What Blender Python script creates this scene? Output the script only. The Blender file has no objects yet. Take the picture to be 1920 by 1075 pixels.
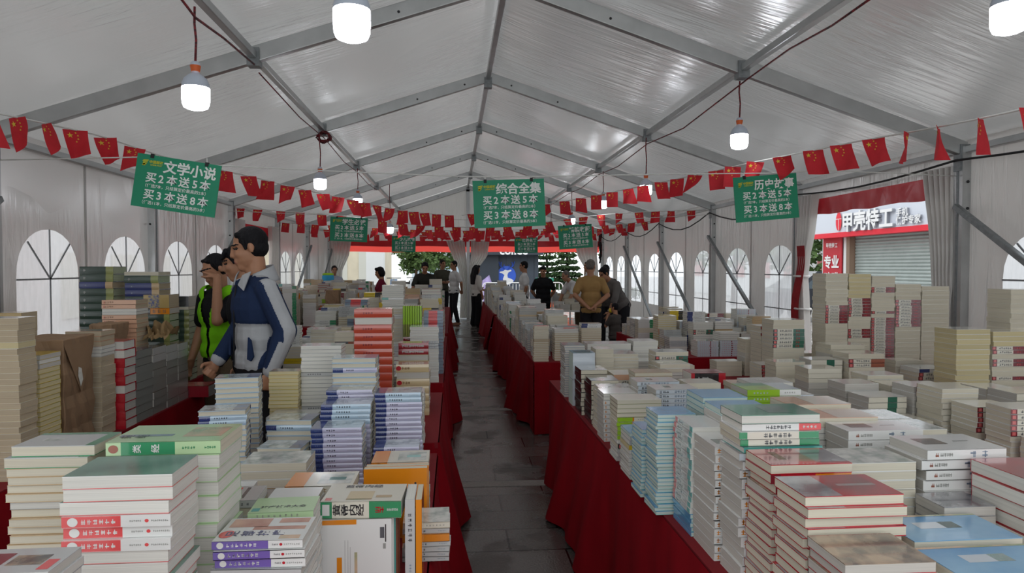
import bpy, bmesh, math, random
import numpy as np
from mathutils import Vector, Matrix, Euler
from mathutils.bvhtree import BVHTree

random.seed(7)
sc = bpy.context.scene
C = sc.collection
PI = math.pi

# ------------------------------------------------------------------ camera
F = 1280.0                       # focal length in pixels of the 1920 x 1075 frame
CZ = 1.57
YAW = math.atan2(110, F)
PITCH = -math.atan2(36.5, math.hypot(F, 110))
cd = bpy.data.cameras.new('camera')
cd.sensor_width = 36.0
cd.sensor_fit = 'HORIZONTAL'
cd.lens = F / 1920 * 36
cd.clip_start = 0.05
cd.clip_end = 300
cam = bpy.data.objects.new('camera', cd)
C.objects.link(cam)
cam.location = (0, 0, CZ)
cam.rotation_euler = (PI / 2 + PITCH, 0, -YAW)
sc.camera = cam
RM = cam.rotation_euler.to_matrix()

def at(px, py, Y):
    """the point at distance Y along the tent that the photograph shows at a pixel (used to measure things off)"""
    d = RM @ Vector(((px - 960) / F, -(py - 537.5) / F, -1))
    t = Y / d.y
    return Vector((d.x * t, Y, CZ + d.z * t))

def pix(p):
    v = RM.transposed() @ (Vector(p) - Vector((0, 0, CZ)))
    return 960 + F * v.x / -v.z, 537.5 - F * v.y / -v.z

# ------------------------------------------------------------------ world, light, exposure
w = bpy.data.worlds.new('overcast_sky')
sc.world = w
w.use_nodes = True
bg = w.node_tree.nodes['Background']
bg.inputs[0].default_value = (0.93, 0.97, 1.0, 1)
bg.inputs[1].default_value = 1.45
sun = bpy.data.lights.new('sun', 'SUN')
sun.energy = 0.35
sun.angle = math.radians(60)
so = bpy.data.objects.new('sun', sun)
C.objects.link(so)
so.rotation_euler = (math.radians(25), math.radians(-20), 0)
sc.view_settings.view_transform = 'Standard'
sc.view_settings.look = 'None'
sc.view_settings.gamma = 1
sc.view_settings.exposure = 0.28
sc.view_settings.use_curve_mapping = False
sc.cycles.max_bounces = 10
sc.cycles.transparent_max_bounces = 16
sc.cycles.sample_clamp_indirect = 6

# ------------------------------------------------------------------ helpers
def lin(c):
    if isinstance(c, str):
        c = tuple(int(c[i:i + 2], 16) / 255 for i in (0, 2, 4))
    return tuple(x / 12.92 if x <= .04045 else ((x + .055) / 1.055) ** 2.4 for x in c)

MATS = {}
def mat(name, color, rough=.6, spec=.4, metal=0.0, emit=0.0, noise=0.0, nscale=8.0, color2=None, bump=0.0, bscale=40.0, coat=0.0, trans=0.0, stretch=None, coord='Object', rand=0.0):
    """a procedural Principled material: base colour, soft noise between two colours, bump; rand varies it from object to object"""
    if name in MATS:
        return MATS[name]
    m = bpy.data.materials.new(name)
    m.use_nodes = True
    nt = m.node_tree
    N, Lk = nt.nodes, nt.links
    b = N['Principled BSDF']
    col = lin(color)
    b.inputs['Base Color'].default_value = (*col, 1)
    b.inputs['Roughness'].default_value = rough
    b.inputs['Specular IOR Level'].default_value = spec
    b.inputs['Metallic'].default_value = metal
    b.inputs['Coat Weight'].default_value = coat
    b.inputs['Coat Roughness'].default_value = .09
    m.diffuse_color = (*col, 1)
    tc = None
    if noise or bump or color2:
        tc = N.new('ShaderNodeTexCoord')
        src = tc.outputs[coord]
        if stretch:
            mp = N.new('ShaderNodeMapping')
            mp.inputs['Scale'].default_value = stretch
            Lk.new(src, mp.inputs[0])
            src = mp.outputs[0]
    out = None
    if noise or color2:
        n = N.new('ShaderNodeTexNoise')
        n.inputs['Scale'].default_value = nscale
        n.inputs['Detail'].default_value = 4
        Lk.new(src, n.inputs['Vector'])
        r = N.new('ShaderNodeValToRGB')
        c2 = lin(color2) if color2 else tuple(x * (1 - noise) for x in col)
        r.color_ramp.elements[0].position = .35
        r.color_ramp.elements[1].position = .65
        r.color_ramp.elements[0].color = (*c2, 1)
        r.color_ramp.elements[1].color = (*col, 1)
        Lk.new(n.outputs['Fac'], r.inputs[0])
        out = r.outputs[0]
    if rand:
        oi = N.new('ShaderNodeObjectInfo')
        mr = N.new('ShaderNodeMapRange')
        mr.inputs['To Min'].default_value = 1 - rand
        mr.inputs['To Max'].default_value = 1
        Lk.new(oi.outputs['Random'], mr.inputs['Value'])
        mx = N.new('ShaderNodeMix')
        mx.data_type = 'RGBA'
        mx.blend_type = 'MULTIPLY'
        mx.inputs['Factor'].default_value = 1
        if out:
            Lk.new(out, mx.inputs['A'])
        else:
            mx.inputs['A'].default_value = (*col, 1)
        cb = N.new('ShaderNodeCombineColor')
        for k in range(3):
            Lk.new(mr.outputs[0], cb.inputs[k])
        Lk.new(cb.outputs[0], mx.inputs['B'])
        out = mx.outputs['Result']
    if out:
        Lk.new(out, b.inputs['Base Color'])
    if bump:
        n = N.new('ShaderNodeTexNoise')
        n.inputs['Scale'].default_value = bscale
        n.inputs['Detail'].default_value = 5
        Lk.new(src, n.inputs['Vector'])
        bp = N.new('ShaderNodeBump')
        bp.inputs['Strength'].default_value = bump
        bp.inputs['Distance'].default_value = .02
        Lk.new(n.outputs['Fac'], bp.inputs['Height'])
        Lk.new(bp.outputs[0], b.inputs['Normal'])
    if emit:
        b.inputs['Emission Color'].default_value = (*col, 1)
        b.inputs['Emission Strength'].default_value = emit
    if trans:
        tr = N.new('ShaderNodeBsdfTranslucent')
        tr.inputs[0].default_value = (*col, 1)
        if out:
            Lk.new(out, tr.inputs[0])
        mix = N.new('ShaderNodeMixShader')
        mix.inputs[0].default_value = trans
        Lk.new(b.outputs[0], mix.inputs[1])
        Lk.new(tr.outputs[0], mix.inputs[2])
        Lk.new(mix.outputs[0], N['Material Output'].inputs[0])
    MATS[name] = m
    return m

class MB:
    """collects faces with materials and links them as one mesh object"""
    def __init__(self):
        self.v, self.f, self.m, self.s = [], [], [], []
    def add(self, vs, fs, m, smooth=False, M=None):
        o = len(self.v)
        for p in vs:
            p = Vector(p)
            self.v.append(tuple(M @ p if M else p))
        for f in fs:
            self.f.append([i + o for i in f])
            self.m.append(m)
            self.s.append(smooth)
        return self
    def box(self, a, b, m, M=None):
        x0, y0, z0 = a
        x1, y1, z1 = b
        return self.add([(x0, y0, z0), (x1, y0, z0), (x1, y1, z0), (x0, y1, z0), (x0, y0, z1), (x1, y0, z1), (x1, y1, z1), (x0, y1, z1)],
                        [(3, 2, 1, 0), (4, 5, 6, 7), (0, 1, 5, 4), (1, 2, 6, 5), (2, 3, 7, 6), (3, 0, 4, 7)], m, M=M)
    def quad(self, a, b, c, d, m, M=None):
        return self.add([a, b, c, d], [(0, 1, 2, 3)], m, M=M)
    def bar(self, p, q, wx, wz, m, up=(0, 0, 1)):
        """a beam of rectangular section from p to q"""
        p, q = Vector(p), Vector(q)
        d = (q - p).normalized()
        s = d.cross(Vector(up))
        if s.length < 1e-4:
            s = Vector((1, 0, 0))
        s.normalize()
        u = s.cross(d).normalized()
        vs = []
        for e in (p, q):
            for a, b in ((-1, -1), (1, -1), (1, 1), (-1, 1)):
                vs.append(e + s * a * wx / 2 + u * b * wz / 2)
        return self.add(vs, [(0, 1, 2, 3), (7, 6, 5, 4), (0, 4, 5, 1), (1, 5, 6, 2), (2, 6, 7, 3), (3, 7, 4, 0)], m)
    def tube(self, pts, r, m, n=8, closed=False, caps=True, smooth=True):
        pts = [Vector(p) for p in pts]
        k = len(pts)
        rs = r if isinstance(r, (list, tuple)) else [r] * k
        vs, fs = [], []
        u = None
        for i in range(k):
            d = (pts[min(i + 1, k - 1)] - pts[max(i - 1, 0)])
            d = d.normalized() if d.length > 1e-9 else Vector((0, 0, 1))
            if u is None:
                u = d.cross(Vector((0, 0, 1)))
                if u.length < 1e-3:
                    u = d.cross(Vector((1, 0, 0)))
            u = (u - d * u.dot(d)).normalized()
            v = d.cross(u)
            for j in range(n):
                a = 2 * PI * j / n
                vs.append(pts[i] + (u * math.cos(a) + v * math.sin(a)) * rs[i])
        for i in range(k - 1):
            for j in range(n):
                fs.append((i * n + j, i * n + (j + 1) % n, (i + 1) * n + (j + 1) % n, (i + 1) * n + j))
        if caps:
            fs.append(tuple(range(n - 1, -1, -1)))
            fs.append(tuple((k - 1) * n + j for j in range(n)))
        return self.add(vs, fs, m, smooth)
    def lathe(self, prof, m, n=20, c=(0, 0, 0), M=None, smooth=True):
        vs, fs = [], []
        for r, z in prof:
            for j in range(n):
                a = 2 * PI * j / n
                vs.append((c[0] + r * math.cos(a), c[1] + r * math.sin(a), c[2] + z))
        for i in range(len(prof) - 1):
            for j in range(n):
                fs.append((i * n + j, i * n + (j + 1) % n, (i + 1) * n + (j + 1) % n, (i + 1) * n + j))
        return self.add(vs, fs, m, smooth, M)
    def grid(self, fn, nu, nv, m, smooth=True, M=None):
        vs = [fn(i / nu, j / nv) for j in range(nv + 1) for i in range(nu + 1)]
        fs = [(j * (nu + 1) + i, j * (nu + 1) + i + 1, (j + 1) * (nu + 1) + i + 1, (j + 1) * (nu + 1) + i) for j in range(nv) for i in range(nu)]
        return self.add(vs, fs, m, smooth, M)
    def text(self, s, size, m, M, bold=.012, anchor='c'):
        vs, fs, (w_, h_) = glyphs(s, bold)
        ox = -w_ / 2 if anchor == 'c' else 0
        return self.add([((x + ox) * size, (y - .36) * size, 0) for x, y in vs], fs, m, M=M)
    def mesh(self, name):
        me = bpy.data.meshes.new(name)
        me.from_pydata(self.v, [], self.f)
        ms = []
        idx = {}
        for m in self.m:
            if m.name not in idx:
                idx[m.name] = len(ms)
                ms.append(m)
        for m in ms:
            me.materials.append(m)
        me.polygons.foreach_set('material_index', [idx[m.name] for m in self.m])
        me.polygons.foreach_set('use_smooth', self.s)
        me.update()
        return me
    def build(self, name, parent=None, solid=0.0, subsurf=0):
        o = bpy.data.objects.new(name, self.mesh(name))
        C.objects.link(o)
        if parent:
            o.parent = parent
        if subsurf:
            md = o.modifiers.new('sub', 'SUBSURF')
            md.levels = md.render_levels = subsurf
        if solid:
            md = o.modifiers.new('solid', 'SOLIDIFY')
            md.thickness = solid
            md.offset = 0
        return o

_gl = {}
def glyphs(s, bold=.012):
    k = (s, bold)
    if k not in _gl:
        c = bpy.data.curves.new('t', 'FONT')
        c.body = s
        c.resolution_u = 2
        c.offset = bold
        o = bpy.data.objects.new('t', c)
        C.objects.link(o)
        me = o.evaluated_get(bpy.context.evaluated_depsgraph_get()).to_mesh()
        vs = [(v.co.x, v.co.y) for v in me.vertices]
        fs = [tuple(p.vertices) for p in me.polygons]
        xs = [v[0] for v in vs] or [0]
        ys = [v[1] for v in vs] or [0]
        x0 = min(xs)
        _gl[k] = ([(x - x0, y) for x, y in vs], fs, (max(xs) - x0, max(ys)))
        C.objects.unlink(o)
        bpy.data.objects.remove(o)
        bpy.data.curves.remove(c)
    return _gl[k]

def tag(o, label=None, cat=None, group=None, kind=None):
    if label: o['label'] = label
    if cat: o['category'] = cat
    if group: o['group'] = group
    if kind: o['kind'] = kind
    return o

def empty(name, loc=(0, 0, 0), rz=0.0):
    o = bpy.data.objects.new(name, None)
    o.empty_display_size = .1
    C.objects.link(o)
    o.location = loc
    o.rotation_euler = (0, 0, rz)
    return o

def struct(o):
    o['kind'] = 'structure'
    return o

# ------------------------------------------------------------------ the tent's measures
XR, HW, ZE, ZR = .45, 4.17, 2.66, 4.03
XL, XW = XR - HW, XR + HW             # left and right walls
BAY = 3.02
ARCH = [-.2, 2.80, 5.86, 8.84, 11.86, 14.88, 17.9, 20.92]
YEND = ARCH[-1]
TZ = .68                               # table tops
def roof_z(x):
    return ZR - (ZR - ZE) * abs(x - XR) / HW
# ------------------------------------------------------------------ materials of the setting
def vinyl(name, col, trans, gloss_r, bstr, scale, nsc, gfac=.10, tcol=None, dist=.03, fk=.35):
    """tent membrane: diffuse, light coming through, and a soft sheen over creases"""
    m = bpy.data.materials.new(name)
    m.use_nodes = True
    N, L = m.node_tree.nodes, m.node_tree.links
    N.remove(N['Principled BSDF'])
    tc = N.new('ShaderNodeTexCoord')
    mp = N.new('ShaderNodeMapping')
    mp.inputs['Scale'].default_value = scale
    L.new(tc.outputs['Object'], mp.inputs[0])
    n = N.new('ShaderNodeTexNoise')
    n.inputs['Scale'].default_value = nsc
    n.inputs['Detail'].default_value = 3
    n.inputs['Distortion'].default_value = .8
    L.new(mp.outputs[0], n.inputs['Vector'])
    n2 = N.new('ShaderNodeTexNoise')
    n2.inputs['Scale'].default_value = .55
    n2.inputs['Detail'].default_value = 2
    L.new(tc.outputs['Object'], n2.inputs['Vector'])
    mr = N.new('ShaderNodeMapRange')
    mr.inputs['From Min'].default_value = .4
    mr.inputs['From Max'].default_value = .62
    L.new(n2.outputs['Fac'], mr.inputs['Value'])
    mu = N.new('ShaderNodeMath')
    mu.operation = 'MULTIPLY'
    L.new(n.outputs['Fac'], mu.inputs[0])
    L.new(mr.outputs[0], mu.inputs[1])
    bp = N.new('ShaderNodeBump')
    bp.inputs['Strength'].default_value = bstr
    bp.inputs['Distance'].default_value = dist
    L.new(mu.outputs[0], bp.inputs['Height'])
    c = lin(col)
    d = N.new('ShaderNodeBsdfDiffuse')
    d.inputs[0].default_value = (*c, 1)
    t = N.new('ShaderNodeBsdfTranslucent')
    t.inputs[0].default_value = (*(lin(tcol) if tcol else c), 1)
    g = N.new('ShaderNodeBsdfGlossy')
    g.inputs['Roughness'].default_value = gloss_r
    g.inputs[0].default_value = (.9, .9, .9, 1)
    for s in (d, g):
        L.new(bp.outputs[0], s.inputs['Normal'])
    m1 = N.new('ShaderNodeMixShader')
    m1.inputs[0].default_value = trans
    L.new(d.outputs[0], m1.inputs[1])
    L.new(t.outputs[0], m1.inputs[2])
    lw = N.new('ShaderNodeLayerWeight')
    lw.inputs[0].default_value = .35
    L.new(bp.outputs[0], lw.inputs['Normal'])
    ml = N.new('ShaderNodeMath')
    ml.operation = 'MULTIPLY_ADD'
    ml.inputs[1].default_value = fk
    ml.inputs[2].default_value = gfac
    L.new(lw.outputs['Fresnel'], ml.inputs[0])
    m2 = N.new('ShaderNodeMixShader')
    L.new(ml.outputs[0], m2.inputs[0])
    L.new(m1.outputs[0], m2.inputs[1])
    L.new(g.outputs[0], m2.inputs[2])
    L.new(m2.outputs[0], N['Material Output'].inputs[0])
    return m

M_ROOF = vinyl('roof_vinyl', 'c6c5c3', .30, .27, 1.0, (.45, 6.5, 1), 2.4, .22, None, .035)
M_WALL = vinyl('wall_vinyl', 'c9c6c2', .24, .28, .8, (3.5, 3.5, .55), 2.2, .10, None, .07)
M_CURT = vinyl('curtain_vinyl', 'cfcdc9', .28, .35, .2, (6, 6, .5), 2, .04)
M_REDV = vinyl('red_vinyl', '9c1624', .12, .3, .25, (3, 3, 2), 3, .03, 'd01c2c', .03, .08)
M_PINKV = vinyl('thin_red_vinyl', 'e04a4a', .75, .4, .1, (3, 3, 2), 3, .02, 'ff5a50')
M_ALU = mat('brushed_aluminium', 'b8baba', rough=.33, spec=.5, metal=.8, noise=.12, nscale=5, bump=.03, bscale=60)
M_STEEL = mat('galvanised_steel', '8f9496', rough=.45, metal=.6, noise=.2, nscale=30)
M_DARK = mat('dark_bolt', '2b2c2e', rough=.5)
M_BAND = mat('window_tape', '85888b', rough=.6)
M_WHITEROPE = mat('white_cord', 'd8d8d4', rough=.8)

# clear PVC of the windows: see-through with some haze and sheen
def clear_pvc():
    m = bpy.data.materials.new('clear_pvc')
    m.use_nodes = True
    N, L = m.node_tree.nodes, m.node_tree.links
    N.remove(N['Principled BSDF'])
    t = N.new('ShaderNodeBsdfTransparent')
    t.inputs[0].default_value = (.93, .95, .97, 1)
    d = N.new('ShaderNodeBsdfTranslucent')
    d.inputs[0].default_value = (.86, .88, .9, 1)
    g = N.new('ShaderNodeBsdfGlossy')
    g.inputs['Roughness'].default_value = .18
    g.inputs[0].default_value = (.8, .8, .8, 1)
    tc = N.new('ShaderNodeTexCoord')
    mp = N.new('ShaderNodeMapping')
    mp.inputs['Scale'].default_value = (5, 5, 1)
    n = N.new('ShaderNodeTexNoise')
    n.inputs['Scale'].default_value = 4
    n.inputs['Detail'].default_value = 4
    L.new(tc.outputs['Object'], mp.inputs[0])
    L.new(mp.outputs[0], n.inputs['Vector'])
    mr = N.new('ShaderNodeMapRange')
    mr.inputs['To Min'].default_value = .35
    mr.inputs['To Max'].default_value = .75
    L.new(n.outputs['Fac'], mr.inputs['Value'])
    a = N.new('ShaderNodeMixShader')
    L.new(mr.outputs[0], a.inputs[0])
    L.new(t.outputs[0], a.inputs[1])
    L.new(d.outputs[0], a.inputs[2])
    b = N.new('ShaderNodeMixShader')
    b.inputs[0].default_value = .05
    L.new(a.outputs[0], b.inputs[1])
    L.new(g.outputs[0], b.inputs[2])
    L.new(b.outputs[0], N['Material Output'].inputs[0])
    return m
M_PVC = clear_pvc()

def paving(name, c1, c2, mortar, bw, bh, rough, wet):
    m = bpy.data.materials.new(name)
    m.use_nodes = True
    N, L = m.node_tree.nodes, m.node_tree.links
    b = N['Principled BSDF']
    tc = N.new('ShaderNodeTexCoord')
    br = N.new('ShaderNodeTexBrick')
    br.inputs['Scale'].default_value = 1
    br.inputs['Brick Width'].default_value = bw
    br.inputs['Row Height'].default_value = bh
    br.inputs['Mortar Size'].default_value = .006
    br.inputs['Color1'].default_value = (*lin(c1), 1)
    br.inputs['Color2'].default_value = (*lin(c2), 1)
    br.inputs['Mortar'].default_value = (*lin(mortar), 1)
    L.new(tc.outputs['Object'], br.inputs['Vector'])
    n = N.new('ShaderNodeTexNoise')
    n.inputs['Scale'].default_value = 2.2
    n.inputs['Detail'].default_value = 5
    L.new(tc.outputs['Object'], n.inputs['Vector'])
    g = N.new('ShaderNodeTexNoise')
    g.inputs['Scale'].default_value = 90
    L.new(tc.outputs['Object'], g.inputs['Vector'])
    mx = N.new('ShaderNodeMix')
    mx.data_type = 'RGBA'
    mx.blend_type = 'OVERLAY'
    mx.inputs['Factor'].default_value = .45
    L.new(br.outputs['Color'], mx.inputs['A'])
    L.new(g.outputs['Fac'], mx.inputs['B'])
    L.new(mx.outputs['Result'], b.inputs['Base Color'])
    mr = N.new('ShaderNodeMapRange')
    mr.inputs['From Min'].default_value = .5
    mr.inputs['From Max'].default_value = .62
    mr.inputs['To Min'].default_value = wet
    mr.inputs['To Max'].default_value = rough
    L.new(n.outputs['Fac'], mr.inputs['Value'])
    L.new(mr.outputs[0], b.inputs['Roughness'])
    bp = N.new('ShaderNodeBump')
    bp.inputs['Strength'].default_value = .22
    bp.inputs['Distance'].default_value = .006
    mt = N.new('ShaderNodeMath')
    mt.operation = 'MULTIPLY_ADD'
    mt.inputs[1].default_value = -1
    L.new(br.outputs['Fac'], mt.inputs[0])
    L.new(g.outputs['Fac'], mt.inputs[2])
    L.new(mt.outputs[0], bp.inputs['Height'])
    L.new(bp.outputs[0], b.inputs['Normal'])
    return m
M_FLOOR = paving('dark_granite_paving', '5a5451', '4a4644', '141211', .62, .31, .46, .07)
M_OUT = paving('outdoor_paving', 'b8b6b2', 'a9a7a4', '8a8885', .6, .3, .6, .25)
M_LINE = mat('pale_granite_band', '8d8782', rough=.5, noise=.2, nscale=60)

# ------------------------------------------------------------------ floor, ground
mb = MB()
mb.quad((XL, -.3, 0), (XW, -.3, 0), (XW, YEND, 0), (XL, YEND, 0), M_FLOOR)
for y in (4.83, 7.42, 10.0, 12.6, 15.2, 17.8):
    mb.box((XL, y, -.01), (XW, y + .12, .003), M_LINE)
struct(mb.build('floor'))
mb = MB()
mb.quad((-60, -20, -.02), (70, -20, -.02), (70, 110, -.02), (-60, 110, -.02), M_OUT)
struct(mb.build('ground'))

# ------------------------------------------------------------------ roof membrane and aluminium frame
mb = MB()
for i in range(len(ARCH) - 1):
    y0, y1 = ARCH[i], ARCH[i + 1]
    for s in (-1, 1):
        def fn(u, v, s=s, y0=y0, y1=y1):
            x = XR + s * u * (HW + .06)
            sag = .05 * math.sin(PI * v) * (1 - abs(2 * ((u * 2) % 1) - 1) * .0) * abs(math.sin(PI * u * 2)) ** .7
            return (x, y0 + (y1 - y0) * v, roof_z(x) + .075 - sag)
        mb.grid(fn, 20, 10, M_ROOF)
struct(mb.build('ceiling'))

def beam(name, segs, m=None):
    mb = MB()
    for p, q, a, b in segs:
        mb.bar(p, q, a, b, m or M_ALU)
    o = struct(mb.build(name))
    md = o.modifiers.new('bevel', 'BEVEL')
    md.width = .006
    md.segments = 2
    return o
for i, y in enumerate(ARCH):
    e = .02 if i < len(ARCH) - 1 else -.04
    o = beam('roof_beam', [((XR, y, ZR - .02), (XL, y, ZE - .02), .065, .13), ((XR, y, ZR - .02), (XW, y, ZE - .02), .065, .13)])
    mb = MB()
    for x in (XL, XW):                 # eave brackets
        mb.box((x - .06, y - .045, ZE - .22), (x + .06, y + .045, ZE + .02), M_STEEL)
    mb.box((XR - .05, y - .05, ZR - .16), (XR + .05, y + .05, ZR - .03), M_STEEL)
    for s in (-1, 1):
        x = XR + s * HW / 2
        mb.box((x - .05, y - .05, roof_z(x) - .12), (x + .05, y + .05, roof_z(x) + .03), M_STEEL)
        for k in (.3, .9):
            xx = XR + s * k
            mb.tube([(xx, y - .036, roof_z(xx) - .03), (xx, y - .028, roof_z(xx) - .03)], .012, M_DARK, 8)
    mb.build('joint_bracket', o)
    for x in (XL, XW):
        s = 1 if x < 0 else -1
        mb = MB()
        mb.box((x - .05, y - .06, 0), (x + .05, y + .06, ZE), M_ALU)
        mb.box((x + s * .05, y - .012, 0), (x + s * .056, y + .012, ZE), M_STEEL)
        mb.box((x - .1, y - .1, 0), (x + .1, y + .1, .012), M_STEEL)
        for zz in (2.34, 2.1):
            mb.tube([(x, y - .06, zz), (x, y - .068, zz)], .013, M_DARK, 8)
        o = struct(mb.build('side_pillar'))
for i in range(len(ARCH) - 1):
    y0, y1 = ARCH[i] + .05, ARCH[i + 1] - .05
    for x in (XR, XR - HW / 2, XR + HW / 2, XL, XW):
        beam('purlin_beam', [((x, y0, roof_z(x) - .03), (x, y1, roof_z(x) - .03), .06, .06)])
# wind braces: from high on a post down to the foot of the next one nearer
for x, ks in ((XW, (1, 2, 4, 5, 6)), (XL, (1, 2, 4, 6, 7))):
    s = 1 if x < 0 else -1
    for k in ks:
        y = ARCH[k]
        beam('brace_beam', [((x + s * .11, y - .05, 2.12), (x + s * .11, y - 3.1, .12), .05, .05)], M_STEEL)

# ------------------------------------------------------------------ side walls with arched windows
def arch_outline(yc, wd, zb, zs, zt, n=14):
    pts = [(yc - wd / 2, zb), (yc + wd / 2, zb)]
    for k in range(n + 1):
        a = PI * k / n
        pts.append((yc + wd / 2 * math.cos(a), zs + (zt - zs) * math.sin(a) ** .85))
    return pts

def side_wall(name, x, spans, holes):
    bm = bmesh.new()
    for y0, y1 in spans:
        edges = []
        def loop(pts):
            vs = [bm.verts.new((x, a, b)) for a, b in pts]
            for i in range(len(vs)):
                edges.append(bm.edges.new((vs[i], vs[(i + 1) % len(vs)])))
        loop([(y0, 0), (y1, 0), (y1, ZE + .085), (y0, ZE + .085)])
        for yc, wd, zb, zs, zt in holes:
            if y0 < yc < y1:
                loop(arch_outline(yc, wd, zb, zs, zt))
        bmesh.ops.triangle_fill(bm, use_beauty=True, edges=edges)
    me = bpy.data.meshes.new(name)
    bm.to_mesh(me)
    me.materials.append(M_WALL)
    o = bpy.data.objects.new(name, me)
    C.objects.link(o)
    struct(o)
    mb = MB()
    for y0, y1 in spans:                # the welded seams
        for k in (1, ):
            yy = (y0 + y1) / 2
            sx = .004 if x < 0 else -.004
            mb.box((min(x, x + sx), yy - .02, 0), (max(x, x + sx), yy + .02, ZE), M_WALL)
    mb.build('wall_seam', o)
    return o

WL = [(c, .98, .62, 1.46, 1.92) for c in (3.7, 5.15, 6.71, 8.2, 9.7, 11.2, 15.7, 17.1)]
WR = [(c, .92, .70, 1.46, 1.88) for c in (.75, 2.1, 3.45, 4.96, 9.4, 10.86, 12.4, 13.95, 15.5, 17.1, 18.65, 20.1)]
side_wall('wall_left', XL - .03, [(a, b) for a, b in zip(ARCH, ARCH[1:]) if abs(a - 11.86) > .1], WL)
side_wall('wall_right', XW + .03, [(a, b) for a, b in zip(ARCH, ARCH[1:]) if abs(a - 5.86) > .1], WR)
n = 0
for x, hs, s in ((XL - .03, WL, 1), (XW + .03, WR, -1)):
    for yc, wd, zb, zs, zt in hs:
        n += 1
        mb = MB()
        pts = arch_outline(yc, wd, zb, zs, zt)
        mb.add([(x, a, b) for a, b in pts], [tuple(range(len(pts)))], M_PVC)
        pane = struct(mb.build('window_%d' % n))
        mb = MB()
        h = x + s * .006
        def tape(p, q):
            mb.bar((h, *p), (h, *q), .015, .008, M_BAND, up=(1, 0, 0))
        tape((yc, zb), (yc, zt))
        tape((yc - wd / 2, zs), (yc + wd / 2, zs))
        tape((yc - wd / 2, zb + .28), (yc + wd / 2, zb + .28))
        for q in (-1, 1):
            tape((yc, zs), (yc + q * wd * .34, zs + (zt - zs) * .73))
        mb.build('window_bars', pane)

# ------------------------------------------------------------------ end wall: gable cloth, valances, centre post
mb = MB()
mb.add([(XL, YEND + .02, ZE + .08), (XW, YEND + .02, ZE + .08), (XR, YEND + .02, ZR + .08)], [(0, 1, 2)], M_WALL)
mb.quad((XL, YEND + .02, 2.37), (XW, YEND + .02, 2.37), (XW, YEND + .02, ZE + .08), (XL, YEND + .02, ZE + .08), M_WALL)
struct(mb.build('wall_back'))
def valance(name, a, b, z0, z1, m, n=60, depth=.02, parent=None):
    a, b = Vector(a), Vector(b)
    d = (b - a)
    nrm = d.cross(Vector((0, 0, 1))).normalized()
    mb = MB()
    mb.grid(lambda u, v: a + d * u + nrm * depth * math.sin(u * 40) * (1 - v) + Vector((0, 0, z0 + (z1 - z0) * v + .01 * math.sin(u * 23) * (1 - v))), n, 3, m)
    return mb.build(name, parent)
o = valance('red_valance', (XL + .1, YEND + .03, 0), (XW - .1, YEND + .03, 0), 2.2, 2.38, M_REDV)
tag(o, 'long dark red vinyl valance along the far end opening', 'valance')
o = valance('awning_flap', (XL + .1, YEND + .06, 0), (XW - .1, YEND + .06, 0), 2.03, 2.39, M_PINKV)
tag(o, 'bright pinkish red flap hanging just outside the far opening', 'valance')
mb = MB()
mb.box((XR - .05, YEND - .05, 0), (XR + .05, YEND + .05, ZR - .1), M_ALU)
struct(mb.build('end_pillar'))
o = valance('red_valance', (XW + .06, 5.95, 0), (XW + .06, 8.78, 0), 2.24, 2.46, M_REDV)
tag(o, 'red vinyl valance above the side opening towards the shuttered shop', 'valance')
mb = MB()
mb.quad((XW + .03, 5.86, 2.44), (XW + .03, 8.84, 2.44), (XW + .03, 8.84, ZE + .085), (XW + .03, 5.86, ZE + .085), M_WALL)
mb.quad((XL - .03, 11.86, 2.36), (XL - .03, 14.88, 2.36), (XL - .03, 14.88, ZE + .085), (XL - .03, 11.86, ZE + .085), M_WALL)
struct(mb.build('trim_1'))
o = valance('red_valance', (XL - .06, 11.95, 0), (XL - .06, 14.8, 0), 2.1, 2.37, M_REDV)
tag(o, 'red vinyl valance over the side opening behind the man in the jacket', 'valance')

def curtain(label, p, d, prof, pleats=7, amp=.035, extra=None, name='tied_curtain'):
    """a gathered vinyl door leaf: prof = [(z, offset along d, width)] from top to bottom"""
    d = Vector(d).normalized()
    nrm = Vector((0, 0, 1)).cross(d)
    p = Vector(p)
    zs = [q[0] for q in prof][::-1]
    os_ = [q[1] for q in prof][::-1]
    ws = [q[2] for q in prof][::-1]
    zt, zb = prof[0][0], prof[-1][0]
    def fn(u, v):
        z = zb + (zt - zb) * v
        wd = float(np.interp(z, zs, ws))
        of = float(np.interp(z, zs, os_))
        a = amp * (.5 + .5 * min(1, .25 / max(wd, .05)) + .25)
        return p + d * (of + (u - .5) * wd) + nrm * a * math.sin(u * pleats * 2 * PI + 1.3 * math.sin(z * 2)) + Vector((0, 0, z))
    mb = MB()
    mb.grid(fn, pleats * 8, 26, M_CURT)
    root = empty(name, p)
    o = mb.build('curtain_leaf', root)
    o.location = -p
    if extra:
        for z, nm, m in extra:
            wd = float(np.interp(z, zs, ws))
            of = float(np.interp(z, zs, os_))
            mb = MB()
            c = d * of + Vector((0, 0, z))
            ring = [c + d * math.cos(a) * (wd / 2 + .02) + nrm * math.sin(a) * (amp * 1.4 + .02) for a in [2 * PI * k / 20 for k in range(21)]]
            mb.tube(ring, .016, m, 6)
            s_ = mb.build(nm, o)
            s_.location = p
    return tag(root, label, 'curtain')
M_STRAP = mat('white_strap', 'dededc', rough=.7)
M_REDCL = mat('red_tie_cloth', 'a01822', rough=.7, noise=.3, nscale=20)
curtain('white curtain gathered against the centre post, side nearer the maroon blouse', (XR - .07, YEND - .12, 0), (1, 0, 0), [(2.38, -.32, .56), (1.9, -.2, .42), (1.5, -.09, .26), (.9, -.06, .2), (.02, -.07, .24)], 6, .04)
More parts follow.
